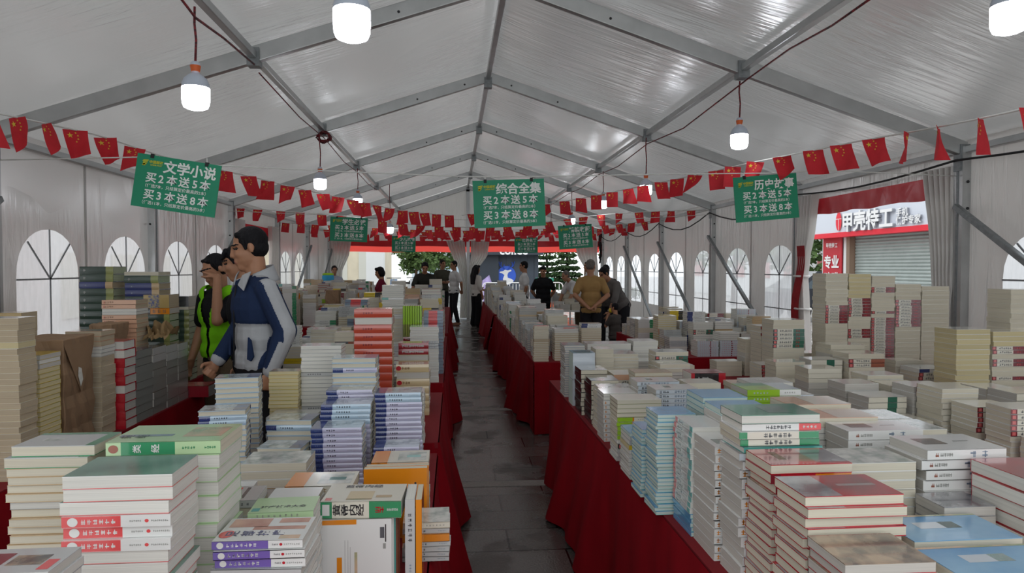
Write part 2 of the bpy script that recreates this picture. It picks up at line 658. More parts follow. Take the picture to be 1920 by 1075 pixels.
curtain('white curtain gathered against the centre post, behind the woman with long hair', (XR + .07, YEND - .12, 0), (1, 0, 0), [(2.38, .3, .56), (1.9, .26, .5), (1.55, .1, .28), (.9, .06, .2), (.02, .08, .24)], 6, .04)
curtain('pale green-grey curtain tied back in the corner past the blue bag', (XL + .16, YEND - .1, 0), (1, 0, 0), [(2.38, .2, .66), (1.9, .17, .55), (1.5, .08, .35), (.02, .02, .25)], 6, .04)
curtain('white curtain drawn to the corner beside the pine tree', (XW - .2, YEND - .1, 0), (1, 0, 0), [(2.38, -.35, .75), (1.9, -.3, .6), (1.5, -.15, .4), (.02, -.05, .3)], 6, .04)
c1 = curtain('white curtain with red tie cloth at the far side of the shop-side opening', (XW - .02, 8.72, 0), (0, 1, 0), [(2.5, -.16, .42), (1.9, -.1, .32), (1.45, -.03, .2), (1.1, -.06, .24), (.05, -.12, .34)], 5, .045, [(1.45, 'strap', M_STRAP), (1.02, 'strap', M_STRAP)])
mb = MB()
mb.grid(lambda u, v: Vector((-.07 + .02 * math.sin(v * 9), -.16 + u * .2 + .05 * math.sin(v * 5), .25 + v * 1.6)), 6, 20, M_REDCL)
mb.build('tie_cloth', c1)
curtain('wide white curtain gathered beside the post at the near side of the shop-side opening', (XW - .02, 6.0, 0), (0, 1, 0), [(2.5, .12, .46), (1.9, .06, .34), (1.45, .04, .28), (.9, .03, .24), (.05, .04, .28)], 6, .05, [(.95, 'strap', M_STRAP)])
curtain('white curtain gathered at the far side of the opening behind the jacketed man', (XL + .03, 14.7, 0), (0, 1, 0), [(2.4, -.25, .6), (1.6, -.2, .5), (.9, -.1, .4), (.05, -.05, .35)], 5, .05)
curtain('white curtain gathered at the near side of the opening behind the jacketed man', (XL + .03, 12.05, 0), (0, 1, 0), [(2.4, .15, .4), (1.6, .1, .32), (.05, .06, .3)], 5, .045)
# ------------------------------------------------------------------ outside: shop with shutter, café, buildings, trees
M_SIGNW = mat('sign_panel_white', 'd9dee8', rough=.4)
M_LETTER = mat('white_letter', 'f2f2f2', rough=.5)
M_SIGNRED = mat('sign_red', 'e8283c', rough=.4)
M_SHUT = mat('shutter_steel', 'a9b3b0', rough=.45, metal=.2, noise=.12, nscale=3)
M_SLATE = mat('slate_panel', '4e5661', rough=.6, noise=.12, nscale=2)
M_SLATE2 = mat('slate_canopy', '394049', rough=.6)
M_BLUE = mat('logo_blue', '3f68d8', rough=.5)
M_CREAM = mat('cream_render', 'ddd3bc', rough=.8, noise=.1, nscale=1.5)
M_PINK = mat('pinkish_render', 'b98a84', rough=.8, noise=.25, nscale=.8)
M_WHITEW = mat('white_render', 'e4e6e6', rough=.8, noise=.06, nscale=1)
M_GLASSD = mat('dark_window_glass', '59666e', rough=.15, spec=.6)
M_GREEN1 = mat('pine_green', '3f5a34', rough=.8, noise=.45, nscale=6)
M_GREEN2 = mat('leaf_green', '5f7a44', rough=.8, noise=.4, nscale=5)
M_TRUNK = mat('bark', '5a4636', rough=.9, noise=.4, nscale=12)
M_FENCE = mat('white_fence_paint', 'e6e6e4', rough=.5)
M_TEAL = mat('green_bin_plastic', '2f9a80', rough=.5)
M_ORANGE = mat('traffic_orange', 'e8683a', rough=.5)
M_CAR = mat('dark_car_paint', '32353f', rough=.25, spec=.6, coat=.6)
M_TYRE = mat('tyre_rubber', '1c1c1c', rough=.8)
M_LILAC = mat('lilac_cloth', 'a99acb', rough=.8, noise=.3, nscale=7)

# the shuttered shop beyond the side opening; its front runs along the tent
SX = 10.0
shop = empty('phone_shop', (SX, 16, 0))
mb = MB()
mb.box((SX, 10.0, 0), (SX + 4, 11.9, 4.2), M_WHITEW)
mb.box((SX + .15, 11.9, 0), (SX + 4, 18.05, 4.2), M_WHITEW)
mb.box((SX, 16.66, 0), (SX + .15, 16.78, 2.36), M_WHITEW)
o = mb.build('wall', shop); o.location = (-SX, -16, 0)
mb = MB()
mb.box((SX - .25, 11.3, 2.44), (SX, 17.95, 3.7), M_SIGNW)
mb.box((SX - .27, 11.3, 2.33), (SX, 17.95, 2.45), M_SIGNRED)
def mtx(o_, ax, ay):
    ax, ay = Vector(ax), Vector(ay)
    az = ax.cross(ay)
    return Matrix.Translation(o_) @ Matrix(((*[ax.x, ay.x, az.x], 0), (*[ax.y, ay.y, az.y], 0), (*[ax.z, ay.z, az.z], 0), (0, 0, 0, 1)))
FX = SX - .25
def facing_left(y, z, off=.03):       # text on a face that looks towards -x: it reads along -y
    return mtx((FX - off, y, z), (0, -1, 0), (0, 0, 1))
def solid_text(mb, s, size, m, M, depth, side, bold=.012):
    for k in range(4):
        mb.text(s, size, side if k < 3 else m, M @ Matrix.Translation((0, 0, depth * k / 3)), bold)
M_LSIDE = mat('letter_side', 'b9bcc4', rough=.5)
solid_text(mb, '甲壳特工', .5, M_LETTER, facing_left(15.3, at(1632, 413, 15.3).z, .02), .07, M_LSIDE, .03)
solid_text(mb, '手机', .2, M_LETTER, facing_left(14.05, at(1698, 398, 14.05).z, .02), .05, M_LSIDE, .02)
solid_text(mb, '保护专家', .2, M_LETTER, facing_left(13.85, at(1705, 412, 13.85).z, .02), .05, M_LSIDE, .02)
bx = [(math.cos(a) * .19, math.sin(a) * .34) for a in [2 * PI * k / 28 for k in range(28)]]
Mb = facing_left(16.55, at(1575, 416, 16.55).z, .03) @ Matrix.Scale(.68, 4)
mb.add([(x, y, 0) for x, y in bx], [tuple(range(28))], M_SIGNRED, M=Mb)
for a in ((-.19, .09, .19, .11), (-.012, -.34, .012, .1)):
    mb.quad((a[0], a[1], .005), (a[2], a[1], .005), (a[2], a[3], .005), (a[0], a[3], .005), M_LETTER, M=Mb)
for s in (-1, 1):
    mb.quad((s * .04, .3, .0), (s * .08, .3, 0), (s * .14, .46, 0), (s * .11, .46, 0), M_SIGNRED, M=Mb)
o = mb.build('sign_board', shop); o.location = (-SX, -16, 0)
o['label'] = 'pale sign board with raised white lettering and a red beetle emblem'
mb = MB()
nz = 30
mb.grid(lambda u, v: (SX + .1 - .025 * abs(math.sin(v * nz * PI)), 11.9 + u * 4.5, v * 2.36), 1, nz * 4, M_SHUT, False)
o = mb.build('roller_shutter', shop); o.location = (-SX, -16, 0)
mb = MB()
mb.box((SX - .06, 16.42, 0), (SX + .1, 16.56, 2.36), mat('brown_post', '8a7462', rough=.6))
o = mb.build('door_post', shop); o.location = (-SX, -16, 0)
mb = MB()
FX = SX - .02
mb.box((SX - .03, 16.82, .05), (SX, 17.7, 2.33), mat('banner_red', 'c2303c', rough=.5))
mb.text('甲壳特工', .14, M_LETTER, facing_left(17.25, 2.14), .02)
mb.text('专业', .36, M_LETTER, facing_left(17.26, 1.7), .03)
mb.text('贴膜', .36, M_LETTER, facing_left(17.26, 1.25), .03)
o = mb.build('poster_panel', shop); o.location = (-SX, -16, 0)
o['label'] = 'tall red poster panel with white characters'
tag(shop, 'shuttered shop with white sign board and red beetle emblem beyond the side opening', 'shop')

# dark car past the shop's banner
car = empty('parked_car', (11.3, 19.7, 0), PI / 2)
mb = MB()
prof = [(-2.1, .35), (-2.1, .75), (-1.35, .9), (-.75, 1.42), (.75, 1.45), (1.5, .95), (2.1, .85), (2.15, .35)]
vs = [(s * (.85 if z < 1 else .68), y, z) for s in (-1, 1) for y, z in prof]
k = len(prof)
mb.add(vs, [tuple(range(k)), tuple(range(2 * k - 1, k - 1, -1))] + [(i, i + k, (i + 1) % k + k, (i + 1) % k) for i in range(k)], M_CAR)
o = mb.build('body', car)
mb = MB()
for s in (-1, 1):
    mb.add([(s * .86, -1.15, .92), (s * .7, -.7, 1.36), (s * .7, .7, 1.38), (s * .86, 1.3, .95)], [(0, 1, 2, 3)], M_GLASSD)
mb.add([(-.66, -.8, 1.38), (.66, -.8, 1.38), (.8, -1.4, .92), (-.8, -1.4, .92)], [(0, 1, 2, 3)], M_GLASSD)
mb.build('windows', car)
for sx in (-.8, .8):
    for y in (-1.3, 1.35):
        mb = MB()
        mb.tube([(sx - .1, y, .32), (sx + .1, y, .32)], .32, M_TYRE, 20)
        mb.tube([(sx - .11, y, .32), (sx + .11, y, .32)], .18, M_STEEL, 14)
        mb.build('wheel', car)
tag(car, 'dark grey car parked outside between the curtain and the red poster', 'car')

# café front beyond the far end: slate wall with a deer emblem
cafe = empty('cafe_front', (2.6, 30, 0))
mb = MB()
mb.box((-.6, 0, 0), (1.15, 3, 3.2), M_SLATE)
for k in range(6):
    mb.box((-.6 + k * .31, -.012, 0), (-.585 + k * .31, 0, 2.4), M_SLATE2)
mb.build('wall', cafe)
mb = MB()
mb.box((-1.9, -.6, 2.1), (1.3, 0, 3.3), M_SLATE2)
mb.text('coffee', .5, M_LETTER, mtx((.0, -.62, 2.3), (1, 0, 0), (0, 0, 1)), .03)
mb.build('fascia', cafe)
mb = MB()
mb.box((-1.9, -.2, 0), (-.62, 3, 2.42), mat('cafe_side', '39414a', rough=.4))
mb.build('side_wall', cafe)
mb = MB()
Me = mtx((-.27, -.03, 1.2), (1, 0, 0), (0, 0, 1)) @ Matrix.Scale(1.0, 4)
R_ = .42
mb.add([(R_ * math.cos(a), R_ * math.sin(a), 0) for a in [2 * PI * k / 36 for k in range(36)]], [tuple(range(36))], M_BLUE, M=Me)
body = [(-.1, -.4), (-.16, -.15), (-.09, .02), (-.2, .1), (-.3, .12), (-.29, .17), (-.14, .2), (-.06, .26), (.05, .22), (.2, .26), (.22, .2), (.08, .13), (.04, .02), (.06, -.1), (.2, -.14), (.32, -.22), (.28, -.3), (.12, -.4)]
mb.add([(x, y, .012) for x, y in body], [tuple(range(len(body) - 1, -1, -1))], M_LETTER, M=Me)
for s in (-1, 1):
    for a, b, c in (((.06, .28), (.3, .42), (.36, .62)), ((.24, .39), (.26, .5), (.24, .6)), ((.12, .32), (.13, .4), (.1, .48))):
        p = [Me @ Vector((s * x * (1 if s > 0 else .95), y, .015)) for x, y in (a, b, c)]
        mb.tube(p, .018, M_BLUE, 5)
mb.build('deer_emblem', cafe)
tag(cafe, 'slate grey café front with a round blue emblem of a white deer', 'café')

# buildings
def house(name, loc, dims, m, label, cols, rows, wm=M_GLASSD, ww=.6, wh=.62, face='-y'):
    r = empty(name, loc)
    x, y, z = dims
    mb = MB()
    mb.box((0, 0, 0), (x, y, z), m)
    mb.build('wall', r)
    L = x if face == '-y' else y
    for i in range(cols):
        for j in range(rows):
            a = L * (i + .5) / cols
            c = z * (j + .5) / rows
            w_, h_ = L / cols * ww / 2, z / rows * wh / 2
            mb = MB()
            if face == '-y':
                mb.box((a - w_, -.04, c - h_), (a + w_, .02, c + h_), wm)
            elif face == '+x':
                mb.box((x - .02, a - w_, c - h_), (x + .04, a + w_, c + h_), wm)
            else:
                mb.box((-.04, a - w_, c - h_), (.02, a + w_, c + h_), wm)
            mb.build('window', r)
    return tag(r, label, 'building')
house('cream_building', (-9.5, 31, 0), (6.3, 5, 9), M_CREAM, 'cream building with tall pale windows seen past the maroon blouse', 5, 3, mat('pale_window', 'cfcfc6', rough=.3))
mb = MB()
pl = empty('white_column', (-4.75, 27.5, 0))
mb.box((1.3, 0, 0), (1.95, .9, 5), M_WHITEW)
mb.build('shaft', pl)
mb = MB()
mb.box((1.2, -.08, -.02), (2.05, .98, .3), M_CREAM)
mb.build('plinth', pl)
tag(pl, 'wide white column standing outside behind the woman in maroon', 'column')
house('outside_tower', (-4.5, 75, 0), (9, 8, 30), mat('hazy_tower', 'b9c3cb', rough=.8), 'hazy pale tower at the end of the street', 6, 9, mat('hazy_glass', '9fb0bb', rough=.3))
house('pink_building', (-14, 2, 0), (5, 12, 7), M_PINK, 'pinkish building blurred behind the near clear windows', 6, 2, mat('pale_shopfront', 'cfc6bd', rough=.4), face='+x')
house('white_building', (-13, 15, 0), (4.6, 13, 7), M_WHITEW, 'white building outside the side opening behind the jacketed man', 6, 3, mat('pale_window', 'cfcfc6', rough=.3), face='+x')
house('grey_building', (15, 22, 0), (6, 20, 6), M_WHITEW, 'pale building past the row of clear arched windows', 7, 2, mat('red_shopfront', 'b06a66', rough=.5), face='-x', ww=.5, wh=.3)
house('low_shop', (10.5, -1, 0), (4, 11, 4), M_WHITEW, 'low white shop with red panels outside the nearest clear window', 5, 2, mat('red_shopfront', 'b06a66', rough=.5), face='-x', ww=.7, wh=.5)

# trees
rt = random.Random(3)
def blob(mb, c, r, n, m, flat=1.0, leaf=.1):
    c = Vector(c)
    for _ in range(n):
        d = Vector((rt.gauss(0, 1), rt.gauss(0, 1), rt.gauss(0, 1))).normalized() * r * rt.random() ** .4
        d.z *= flat
        p = c + d
        a = Vector((rt.gauss(0, 1), rt.gauss(0, 1), rt.gauss(0, .6))).normalized()
        b = a.cross(Vector((rt.gauss(0, 1), rt.gauss(0, 1), rt.gauss(0, 1)))).normalized()
        mb.add([p - a * leaf, p + b * leaf * .6, p + a * leaf, p - b * leaf * .6], [(0, 1, 2, 3)], m)
def tree(name, loc, h, label, kind):
    r = empty(name, loc)
    mb = MB()
    mb.tube([(0, 0, 0), (.05, 0, h * .4), (-.03, .03, h * .95)], [.11, .08, .03], M_TRUNK, 8)
    mb.build('trunk', r)
    mb = MB()
    if kind == 'pine':
        for k in range(7):
            z = h * (.28 + .105 * k)
            rad = .8 * (1 - k / 8.5)
            for q in range(5):
                a = q * 2 * PI / 5 + k
                blob(mb, (math.cos(a) * rad * .62, math.sin(a) * rad * .62, z + .06 * rt.random()), rad * .55, 150, M_GREEN1, .28, .085)
    else:
        for k in range(16):
            blob(mb, (rt.uniform(-1, 1) * h * .3, rt.uniform(-1, 1) * h * .3, h * rt.uniform(.45, 1)), h * .2, 150, M_GREEN2, .8, .13)
    mb.build('foliage', r)
    return tag(r, label, 'tree')
tree('pine_tree', (4.9, 29.2, 0), 2.5, 'layered pine tree outside the far end beside the café', 'pine')
tree('pine_tree', (4.75, 34.6, 0), 2.9, 'darker pine tree half hidden by the café corner', 'pine')
for x, y, h, l in ((7.4, 38, 5, 'leafy tree behind the layered pine'), (4.2, 42, 6, 'tall leafy tree above the café corner'), (-2.3, 42, 3.3, 'street tree beside the white column'), (-.7, 45, 3.5, 'street tree far down the road by the tower'), (11.6, 27.5, 4.5, 'leafy tree beyond the parked car'), (12.2, 21.6, 3.6, 'green tree at the end of the shop sign')):
    tree('leafy_tree', (x, y, 0), h, l, 'leaf')
# hedge, railings, bin, cones
mb = MB()
for k in range(26):
    blob(mb, (5.6 + k * .12, 31.6, .35), .3, 60, M_GREEN2, 1, .07)
tag(mb.build('hedge'), 'low green hedge behind the white railing', 'hedge', kind='stuff')
def railing(x, y, w_, label):
    r = empty('white_railing', (x, y, 0))
    mb = MB()
    pts = [(0, 0, 0), (0, 0, .75)] + [(.15 - .15 * math.cos(a), 0, .75 + .2 * math.sin(a)) for a in (PI / 6, PI / 3, PI / 2)] + [(w_ - .15 + .15 * math.sin(a), 0, .75 + .2 * math.cos(a)) for a in (0, PI / 6, PI / 3, PI / 2)] + [(w_, 0, 0)]
    mb.tube(pts, .025, M_FENCE, 6)
    mb.build('frame', r)
    for k in range(1, 7):
        mb = MB()
        mb.tube([(w_ * k / 7, 0, .12), (w_ * k / 7, 0, .9)], .012, M_FENCE, 5)
        mb.build('bar', r)
    mb = MB()
    mb.tube([(0, 0, .14), (w_, 0, .14)], .016, M_FENCE, 5)
    mb.build('rail', r)
    tag(r, label, 'railing', 'white crowd railings outside')
for k, l in enumerate(['white tubular railing nearest the green bin', 'white tubular railing in front of the layered pine', 'white tubular railing nearest the corner curtain']):
    railing(3.3 + k * 1.15, 27.2, 1.1, l)
for k, l in enumerate(['white railing below the deer emblem', 'white railing near the lilac covered scooter']):
    railing(1.15 + k * .95, 27.0, .9, l)
for k, l in enumerate(['white railing outside behind the maroon blouse', 'white railing outside nearest the cream building\'s red doors']):
    railing(-3.6 - k * 1.2, 25.2, 1.1, l)
b = empty('waste_bin', (3.75, 28, 0))
mb = MB(); mb.box((-.3, -.25, -.02), (.3, .25, 1.0), M_TEAL); mb.build('body', b)
mb = MB(); mb.box((-.34, -.3, 1.0), (.34, .28, 1.12), M_TEAL); mb.build('lid', b)
tag(b, 'teal green waste bin outside past the woman in black', 'bin')
for x, l in ((3.9, 'orange cone beside the green bin'), (4.55, 'orange cone in front of the white railing')):
    b = empty('traffic_cone', (x, 26.6, 0))
    mb = MB(); mb.lathe([(.2, .03), (.14, .3), (.12, .38), (.04, .75), (0, .76)], M_ORANGE, 14); mb.build('cone', b)
    mb = MB(); mb.box((-.24, -.24, 0), (.24, .24, .04), M_ORANGE); mb.build('base', b)
    tag(b, l, 'traffic cone')
# scooters and clutter down the street
def scooter(x, y, rz, m, label):
    r = empty('parked_scooter', (x, y, 0), rz)
    for yy in (-.6, .6):
        mb = MB(); mb.tube([(-.05, yy, .24), (.05, yy, .24)], .24, M_TYRE, 16); mb.build('wheel', r)
    mb = MB()
    mb.box((-.16, -.45, .28), (.16, .35, .4), m)
    mb.box((-.16, .0, .4), (.16, .62, .72), m)
    mb.add([(-.2, -.52, .4), (.2, -.52, .4), (.16, -.42, 1.0), (-.16, -.42, 1.0)], [(0, 1, 2, 3)], m)
    mb.build('body', r)
    mb = MB(); mb.box((-.15, .0, .72), (.15, .6, .82), M_TYRE); mb.build('seat', r)
    mb = MB(); mb.tube([(0, -.6, .24), (0, -.42, 1.0)], .03, M_STEEL, 6); mb.tube([(-.33, -.4, 1.05), (.33, -.4, 1.05)], .02, M_TYRE, 6); mb.build('handlebar', r)
    tag(r, label, 'scooter', 'scooters parked along the street')
M_SC = [mat('scooter_blue', '6f87a8', rough=.3), mat('scooter_white', 'c8ccd0', rough=.3), mat('scooter_grey', '50565c', rough=.3)]
for k, (x, y) in enumerate(((-2.8, 33), (-2.1, 34.6), (-1.3, 33.2), (-1.9, 38), (-.9, 37))):
    scooter(x, y, .3 * k, M_SC[k % 3], ['blue scooter by the white column', 'white scooter second from the white column', 'grey scooter nearest the shirted men', 'blue scooter farther down the street', 'white scooter farthest down the street'][k])
r = empty('covered_scooter', (1.35, 28.6, 0))
mb = MB()
mb.grid(lambda u, v: (( .5 - .35 * v) * math.cos(u * 2 * PI) * (1 + .12 * math.sin(u * 40) * (1 - v)), (.7 - .5 * v) * math.sin(u * 2 * PI), .12 + v * (1.0 + .12 * math.cos(u * 2 * PI))), 40, 8, M_LILAC)
mb.build('rain_cover', r)
for yy in (-.5, .5):
    mb = MB()
    mb.tube([(-.05, yy, .23), (.05, yy, .23)], .23, M_TYRE, 14)
    mb.build('wheel', r)
tag(r, 'scooter under a lilac rain cover below the deer emblem', 'scooter')
# ------------------------------------------------------------------ tables with red skirts
M_SKIRT = mat('red_table_cloth', '860c19', rough=.9, spec=.1, noise=.18, nscale=9, stretch=(1, 1, .3))
M_TOP = mat('red_table_top', '7c0c18', rough=.8)
M_LEG = mat('white_table_frame', 'd9dad8', rough=.5)
def table(x0, x1, y0, y1, label, seed, z=TZ):
    r = empty('book_table', ((x0 + x1) / 2, (y0 + y1) / 2, 0))
    cx, cy = r.location.x, r.location.y
    mb = MB()
    mb.box((x0 - cx, y0 - cy, z - .03), (x1 - cx, y1 - cy, z), M_TOP)
    mb.build('tabletop', r)
    rr = random.Random(seed)
    ph = [rr.uniform(0, 6) for _ in range(6)]
    P = [(x0, y0), (x1, y0), (x1, y1), (x0, y1), (x0, y0)]
    run = [0]
    for a, b in zip(P, P[1:]):
        run.append(run[-1] + math.hypot(b[0] - a[0], b[1] - a[1]))
    T = run[-1]
    n = int(T / .045)
    def fn(u, v):
        s = u * T
        k = max(i for i in range(4) if run[i] <= s + 1e-9)
        a, b = P[k], P[k + 1]
        t = (s - run[k]) / (run[k + 1] - run[k])
        px, py = a[0] + (b[0] - a[0]) * t, a[1] + (b[1] - a[1]) * t
        nx, ny = (b[1] - a[1]) / (run[k + 1] - run[k]), -(b[0] - a[0]) / (run[k + 1] - run[k])
        e = 1 - v
        corner = min(1, min(t, 1 - t) * (run[k + 1] - run[k]) / .12)
        out = .006 + max(0, e * (.075 + .034 * math.sin(s * 9 + ph[0]) + .026 * math.sin(s * 17 + ph[1] + 2 * e) + .07 * math.sin(s * 2.3 + ph[2]))) * (1.25 - .35 * corner) * (1 if k in (1, 3) else .4)
        return (px + nx * out - cx, py + ny * out - cy, .012 + (z - .003 - .012) * v + (1 - v) * .012 * math.sin(s * 4 + ph[3]))
    mb = MB()
    mb.grid(fn, n, 8, M_SKIRT)
    mb.build('table_skirt', r)
    for sx in (.06, x1 - x0 - .06):
        for sy in (.06, y1 - y0 - .06):
            mb = MB()
            mb.tube([(x0 + sx - cx, y0 + sy - cy, 0), (x0 + sx - cx, y0 + sy - cy, z - .03)], .018, M_STEEL, 8)
            mb.build('leg', r)
    return tag(r, label, 'table')
TABLES = {
    'CL1': (-1.14, -.08, .75, 3.26), 'CL1b': (-.84, -.08, 3.46, 4.85), 'CL2': (-1.35, -.08, 5.25, 8.8), 'CL3': (-.92, -.08, 9.2, 15.3),
    'CR1': (.75, 1.75, .75, 5.3), 'CR2': (.75, 1.45, 6.3, 12.4), 'CR3': (.75, 1.3, 12.8, 17.6),
    'WL1': (-3.15, -1.79, 2.2, 5.02), 'WL1b': (-3.15, -2.05, 5.22, 8.6), 'WL2': (-3.3, -1.75, 10.2, 16.5),
    'WR1': (2.1, 3.85, 2.1, 5.75), 'WR2': (2.23, 3.7, 6.5, 9.2),
}
LB = {'CL1': 'red skirted table nearest the camera on the purple-spined books side', 'CL1b': 'short red skirted table under the beige and glossy red books', 'WL1b': 'red skirted table along the wall behind the vest man', 'CL2': 'red skirted table under the striped lime bundle beyond the tall orange-red book tower', 'CL3': 'long red skirted table ending near the dark olive shirted man',
      'CR1': 'red skirted table under the blue magazines and red covered books', 'CR2': 'long red skirted table past the black covered books', 'CR3': 'narrow red skirted table reaching the long-haired woman',
      'WL1': 'red skirted table under the brown paper parcel and grey boxes', 'WL2': 'red skirted table along the wall under the blue bag',
      'WR1': 'table under the tall cream stacks beside the shop-side opening', 'WR2': 'table with bright red skirt in front of the boy'}
for i, (k, t) in enumerate(TABLES.items()):
    table(*t, LB[k], i)
def frame_table(x0, x1, y0, y1, z, label):
    r = empty('display_table', ((x0 + x1) / 2, (y0 + y1) / 2, 0))
    a, b = (x1 - x0) / 2, (y1 - y0) / 2
    mb = MB(); mb.box((-a, -b, z - .03), (a, b, z), M_LEG); mb.build('tabletop', r)
    for s in (-1, 1):
        for q in (-1, 1):
            mb = MB(); mb.box((s * a - .02 * s - .018, q * b - .02 * q - .018, 0), (s * a - .02 * s + .018, q * b - .02 * q + .018, z - .03), M_LEG); mb.build('leg', r)
    return tag(r, label, 'table')
frame_table(2.05, 2.75, 13.2, 14.3, .72, 'white framed table behind the woman in black')
frame_table(2.25, 3.05, 15.6, 17.6, .78, 'white framed table in front of the white railings')

# ------------------------------------------------------------------ lamps
M_GLOW = mat('lamp_glow', 'f4f8ff', rough=.4, emit=14)
M_LBODY = mat('lamp_body', 'b9c2d0', rough=.45)
M_LOR = mat('lamp_orange', 'd2622c', rough=.5)
M_CORD1 = mat('red_black_wire', '8a2a30', rough=.6, color2='2a1c22', nscale=22, stretch=(1, 1, 3))
M_BLACK = mat('black_wire', '1e1e20', rough=.6)
def lamp(px, pyb, Y, ztop, label, dia=.155):
    p = at(px, pyb, Y)
    r = empty('hanging_lamp', p)
    R = dia / 2
    mb = MB()
    mb.lathe([(0, 0), (R * .55, .002), (R * .85, .012), (R * .97, .035), (R, .06), (R, .128)], M_GLOW, 24)
    mb.build('glowing_shade', r)
    mb = MB()
    mb.lathe([(R, .128), (R * .98, .15), (R * .82, .18), (R * .5, .203), (.022, .212), (.022, .224)], M_LBODY, 24)
    mb.build('body', r)
    mb = MB()
    mb.lathe([(.024, .222), (.030, .255), (.030, .258)], M_LOR, 16)
    mb.build('orange_collar', r)
    mb = MB()
    mb.lathe([(.028, .256), (.026, .275), (.012, .283), (0, .284)], M_LBODY, 16)
    mb.build('socket', r)
    mb = MB()
    L = ztop - p.z
    mb.tube([(0, 0, .28), (.006, 0, .28 + (L - .28) * .4), (-.004, .004, .28 + (L - .28) * .7), (0, 0, L)], .007, M_CORD1, 6)
    mb.build('cord', r)
    return tag(r, label, 'lamp', 'round LED lamps hanging along the tent')
PL, PR_ = XR - HW / 2, XR + HW / 2
ZP = roof_z(PL) - .10
lamp(660, 77, 2.95, 3.42, 'largest hanging lamp near the top of the picture')
lamp(367.5, 206, 4.2, 3.1, 'hanging lamp with orange collar above the near green sign on the jacketed man\'s side')
lamp(600.5, 356, 8.7, ZP, 'hanging lamp under the knotted wire bundle')
lamp(671, 387, 11.8, ZP, 'small lamp hanging just above the third-row bunting near the jacketed man')
lamp(731, 438, 14.86, roof_z(at(731, 438, 14.86).x) - .1, 'tiny lamp above the sign by the maroon blouse')
lamp(1892, 63, 3.0, 3.2, 'big lamp cut off by the upper corner over the tall cream stacks')
lamp(1386, 280, 6.0, ZP, 'hanging lamp above the history sign by the shop-side opening')
lamp(1211, 367, 8.7, ZP, 'hanging lamp in front of a flag between the two large signs')
lamp(1131, 391, 11.8, ZP, 'small lamp above the tilted sign over the tan polo shirt')
lamp(1072, 421, 14.9, ZP, 'tiny lamp right above the tilted sign\'s corner')
lamp(1033, 436, 17.9, ZP, 'tiniest lamp between the middle sign and the tilted sign')

def wire(name, pts, r, m, label, cat='wire'):
    mb = MB()
    mb.tube(pts, r, m, 6)
    return tag(mb.build(name), label, cat)
wire('twisted_wire', [at(335, -8, 3.9), at(352, 14, 4.05), at(366, 33, 4.2), at(420, 72, 5.0), (PL + .02, 5.78, ZP - .02)], .008, M_CORD1, 'red and black twisted wire running down to the near lamp')
wire('twisted_wire', [(PL + .02, 5.92, ZP - .05), (PL + .05, 7.3, ZP - .12), (PL + .02, 8.8, ZP - .05), (PL + .03, 10.3, ZP - .12), (PL, 11.8, ZP - .05), (PL + .02, 13.3, ZP - .09), (PL, 14.9, ZP - .02)], .006, M_CORD1, 'twisted wire sagging along the far part of the purlin over the jacketed man')
wire('twisted_wire', [at(1640, -8, 3.4), at(1560, 48, 4.2), at(1480, 92, 5.0), (PR_ + .03, 5.78, ZP - .03), (PR_ - .03, 7.3, ZP - .16), (PR_, 8.8, ZP - .06), (PR_ - .03, 10.3, ZP - .14), (PR_, 11.8, ZP - .06), (PR_ - .02, 13.3, ZP - .12), (PR_, 14.9, ZP - .06), (PR_, 17.9, ZP - .06)], .007, M_CORD1, 'long red and black wire along the purlin over the shop side')
mb = MB()
rk = random.Random(5)
for k in range(9):
    c = Vector((PL + .03, 8.74, ZP - .05))
    a0 = rk.uniform(0, 6)
    mb.tube([c + Vector((.1 * math.cos(a0 + t) * rk.uniform(.5, 1), .04 * math.sin(3 * t + k), .08 * math.sin(a0 + t) * rk.uniform(.5, 1))) for t in [j * .5 for j in range(13)]], .006, M_CORD1, 5)
tag(mb.build('wire_bundle'), 'dark knotted bundle of spare wire at the purlin joint', 'wire')
pts = []
for a, b in zip(ARCH[1:], ARCH[2:]):
    for k in range(6):
        t = k / 6
        pts.append((XW - .07, a + (b - a) * t, ZE - .12 - .22 * math.sin(PI * t) * (1 if a > 8 else .3)))
pts.append((XW - .07, YEND, ZE - .12))
wire('power_cable', pts, .011, M_BLACK, 'black cable sagging from post to post along the clear arched windows')
mb = MB()
for k in range(12):
    mb.tube([(XW - .1 + rk.uniform(-.08, .03), YEND - .26 + rk.uniform(-.04, .04), ZE - .03 - j * rk.uniform(.1, .16)) for j in range(7)], .012, M_BLACK if k % 3 else M_CORD1, 5)
tag(mb.build('cable_bundle'), 'dark tangle of cables hanging in the far corner above the men', 'wire')

